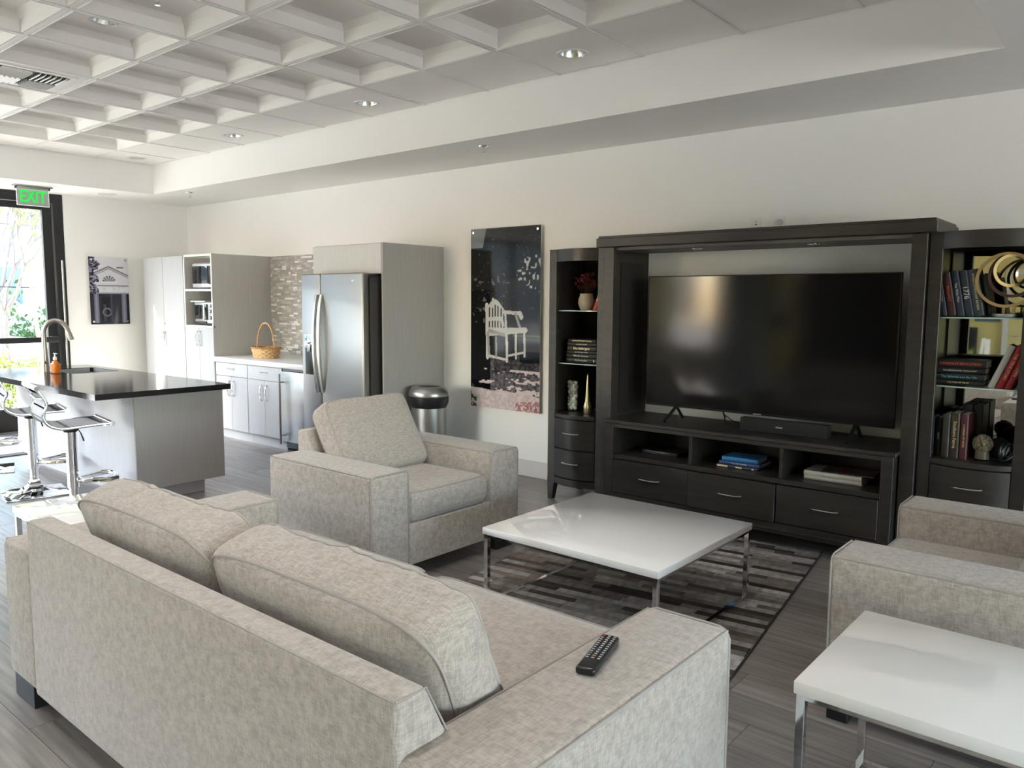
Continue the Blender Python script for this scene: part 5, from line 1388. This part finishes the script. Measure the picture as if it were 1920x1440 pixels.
def branch(mb, p, d, L_, r, lv, rr, tips, spread=.55):
    q = p + d * L_; m_ = (p + q) / 2 + Vector((rr.uniform(-1, 1), rr.uniform(-1, 1), 0)) * L_ * .06
    mb.tube([p, m_, q], [r, r * .85, r * .7], 6, caps=False)
    if lv == 0: tips.append((*q, .35)); return
    for k in range(3 if lv > 1 else 2):
        dd = (d + Vector((rr.uniform(-1, 1), rr.uniform(-1, 1), rr.uniform(-.15, .6))) * spread).normalized()
        branch(mb, q, dd, L_ * rr.uniform(.6, .85), r * .62, lv - 1, rr, tips, spread)
def tree(x, y, h0, L0, r, lv, label, seed, leaves, leafm, bark, s=.07, z=GZ):
    t = thing('tree', label, 'tree', (x, y, z), 'trees outside the glass door'); rr = random.Random(seed); tips = []
    mb = MB(); mb.tube([(x, y, z), (x + .03, y, z + h0 * .5), (x - .02, y + .02, z + h0)], [r, r * .85, r * .75], 8)
    for k in range(3):
        a = k * 2.1 + rr.random(); branch(mb, Vector((x - .02, y + .02, z + h0)), Vector((math.cos(a) * .5, math.sin(a) * .5, 1)).normalized(), L0, r * .6, lv, rr, tips)
    part('trunk_and_branches', mb, bark, t)
    lm = MB(); leaf_cloud(lm, tips, leaves, s, rr); part('foliage', lm, leafm, t, kind='stuff', smooth=False)
    return t
tree(-12.0, 3.72, 1.35, .70, .05, 4, 'young pale-barked tree tied to a wooden stake outside the glass', 5, 2600, LG, BARK, .042, GZ)
tree(-14.8, 4.55, 1.6, .9, .06, 4, 'second pale young tree a little further beyond the glass door', 15, 3200, LO, BARK, .055)
tree(-19.8, 2.4, 1.5, 1.6, .12, 4, 'fuller green tree beyond the parked car', 25, 6000, LD, BARKD, .09, GZ - .2)
tree(-26.0, 11.0, 2.2, 2.0, .16, 4, 'tall green tree in front of the white building', 35, 7000, LO, BARKD, .11, GZ - .2)
tree(-23.0, 4.6, 1.9, 1.8, .14, 4, 'leafy tree between the car and the low wall', 45, 6000, LD, BARKD, .10, GZ - .2)
t = single('wooden_stake', MB().tube([(-11.8, 4.16, GZ), (-11.86, 4.06, 1.1), (-11.9, 4.00, 2.13)], .028, 8), mat('raw_wood', (.62, .33, .14), .7), 'leaning orange-brown wooden tree stake outside the glass door', 'stake', (-11.8, 4.16, GZ))
single('stake_tie', MB().tube([(-11.88, 2.6, 1.60), (-11.9, 3.4, 1.585), (-11.88, 4.07, 1.575)], .009, 6), BLACKP, 'thin dark tie running from the leaning wooden stake to the young tree', 'cable', (-11.9, 3.4, 1.58))
def bush(x, y, r, h, label, seed, m_):
    t = thing('bush', label, 'bush', (x, y, GZ), 'bushes outside'); rr = random.Random(seed)
    st = MB()
    for k in range(9): a = k * .7; st.tube([(x, y, GZ), (x + r * .5 * math.cos(a), y + r * .5 * math.sin(a), GZ + h * .6)], .008, 4)
    part('stems', st, BARKD, t); lm = MB()
    leaf_cloud(lm, [(x + rr.uniform(-r, r) * .6, y + rr.uniform(-r, r) * .6, GZ + h * rr.uniform(.3, .8), r * .5) for _ in range(12)], 2600, .032, rr)
    part('foliage', lm, m_, t, kind='stuff', smooth=False)
bush(-11.2, 3.25, .42, 1.0, 'bright yellow-green bush just outside the glass under the push bar', 2, LG)
bush(-12.6, 4.3, .35, .7, 'small bush at the foot of the second young tree', 3, LG)
# car
t = thing('parked_car', 'pale silver-white car parked outside beyond the young trees', 'car', (-17.6, 3.9, GZ - .2))
CARP = mat('car_paint', (.72, .74, .76), .25, coat=.5); CG = mat('car_glass', (.10, .16, .20), .08)
z0 = GZ - .2
prof = [(-.1, .28), (-.12, .62), (0, .82), (.95, .94), (1.45, 1.38), (2.9, 1.42), (3.55, 1.05), (4.15, .98), (4.28, .7), (4.25, .28)]
mb = MB().prism([(1.75 + y, z0 + z) for y, z in prof], 0, -18.5, -16.7); part('body', beveled(mb, .06, 2), CARP, t)
gp = [(1.15, .98), (1.52, 1.33), (2.86, 1.36), (3.40, 1.02)]
part('side_window', MB().prism([(1.75 + y, z0 + z) for y, z in gp], 0, -16.712, -16.690), CG, t)
part('pillar', MB().prism([(4.02, z0 + .98), (4.10, z0 + .98), (4.06, z0 + 1.37), (3.98, z0 + 1.37)], 0, -16.70, -16.68), BLACKP, t)
for y in (2.55, 5.15):
    part('wheel', MB().tube([(-16.9, y, z0 + .31), (-16.66, y, z0 + .31)], .31, 24), BLACKP, t)
    part('hub', MB().tube([(-16.67, y, z0 + .31), (-16.655, y, z0 + .31)], .19, 16), STEEL, t)
single('low_wall', MB().box(-27.2, -27.0, -20, 30, GZ - .2, 1.15), mat('boundary_wall', (.55, .50, .46), .9), 'low beige boundary wall across the car park', 'wall', (-27, 5, GZ - .2))
t = thing('far_building', 'white low building behind the trees across the car park', 'building', (-36, 10, GZ - .2))
part('walls', MB().box(-40, -34, 6, 22, GZ - .2, 4.2), mat('white_render', (.75, .74, .72), .8), t)
part('roof', MB().box(-40.4, -33.6, 5.6, 22.4, 4.2, 4.6), mat('roof_dark', (.25, .23, .22), .8), t)
for y in (7.5, 10, 12.5, 15): part('window', MB().box(-34.02, -33.95, y, y + 1.2, 1.2, 2.6), CG, t)
t = thing('sky_blocker', 'long grey building added out of view to block bright sky from reflections', 'building', (-42, -30, GZ - .2))  # added to hold back the sky glare mirrored in the fridge
part('walls', MB().box(-48, -42, -75, -4, GZ - .2, 9.5), mat('grey_render', (.26, .26, .25), .8), t)
part('roof', MB().box(-48.5, -41.5, -75.5, -3.5, 9.5, 10), MATS['roof_dark'], t)
for k in range(12):
    for z in (1.2, 5.2): part('window', MB().box(-42.02, -41.95, -70 + k * 5.5, -67 + k * 5.5, z, z + 2.2), CG, t)
t = thing('hedge', 'long dark green hedge along the boundary wall', 'hedge', (-25.8, 5, GZ - .2))
lm = MB(); rr = random.Random(77); leaf_cloud(lm, [(-25.8 + rr.uniform(-.3, .3), -6 + k * .35, .1 + rr.random() * 1.6, .45) for k in range(70)], 9000, .11, rr)
part('foliage', lm, LD, t, kind='stuff', smooth=False)
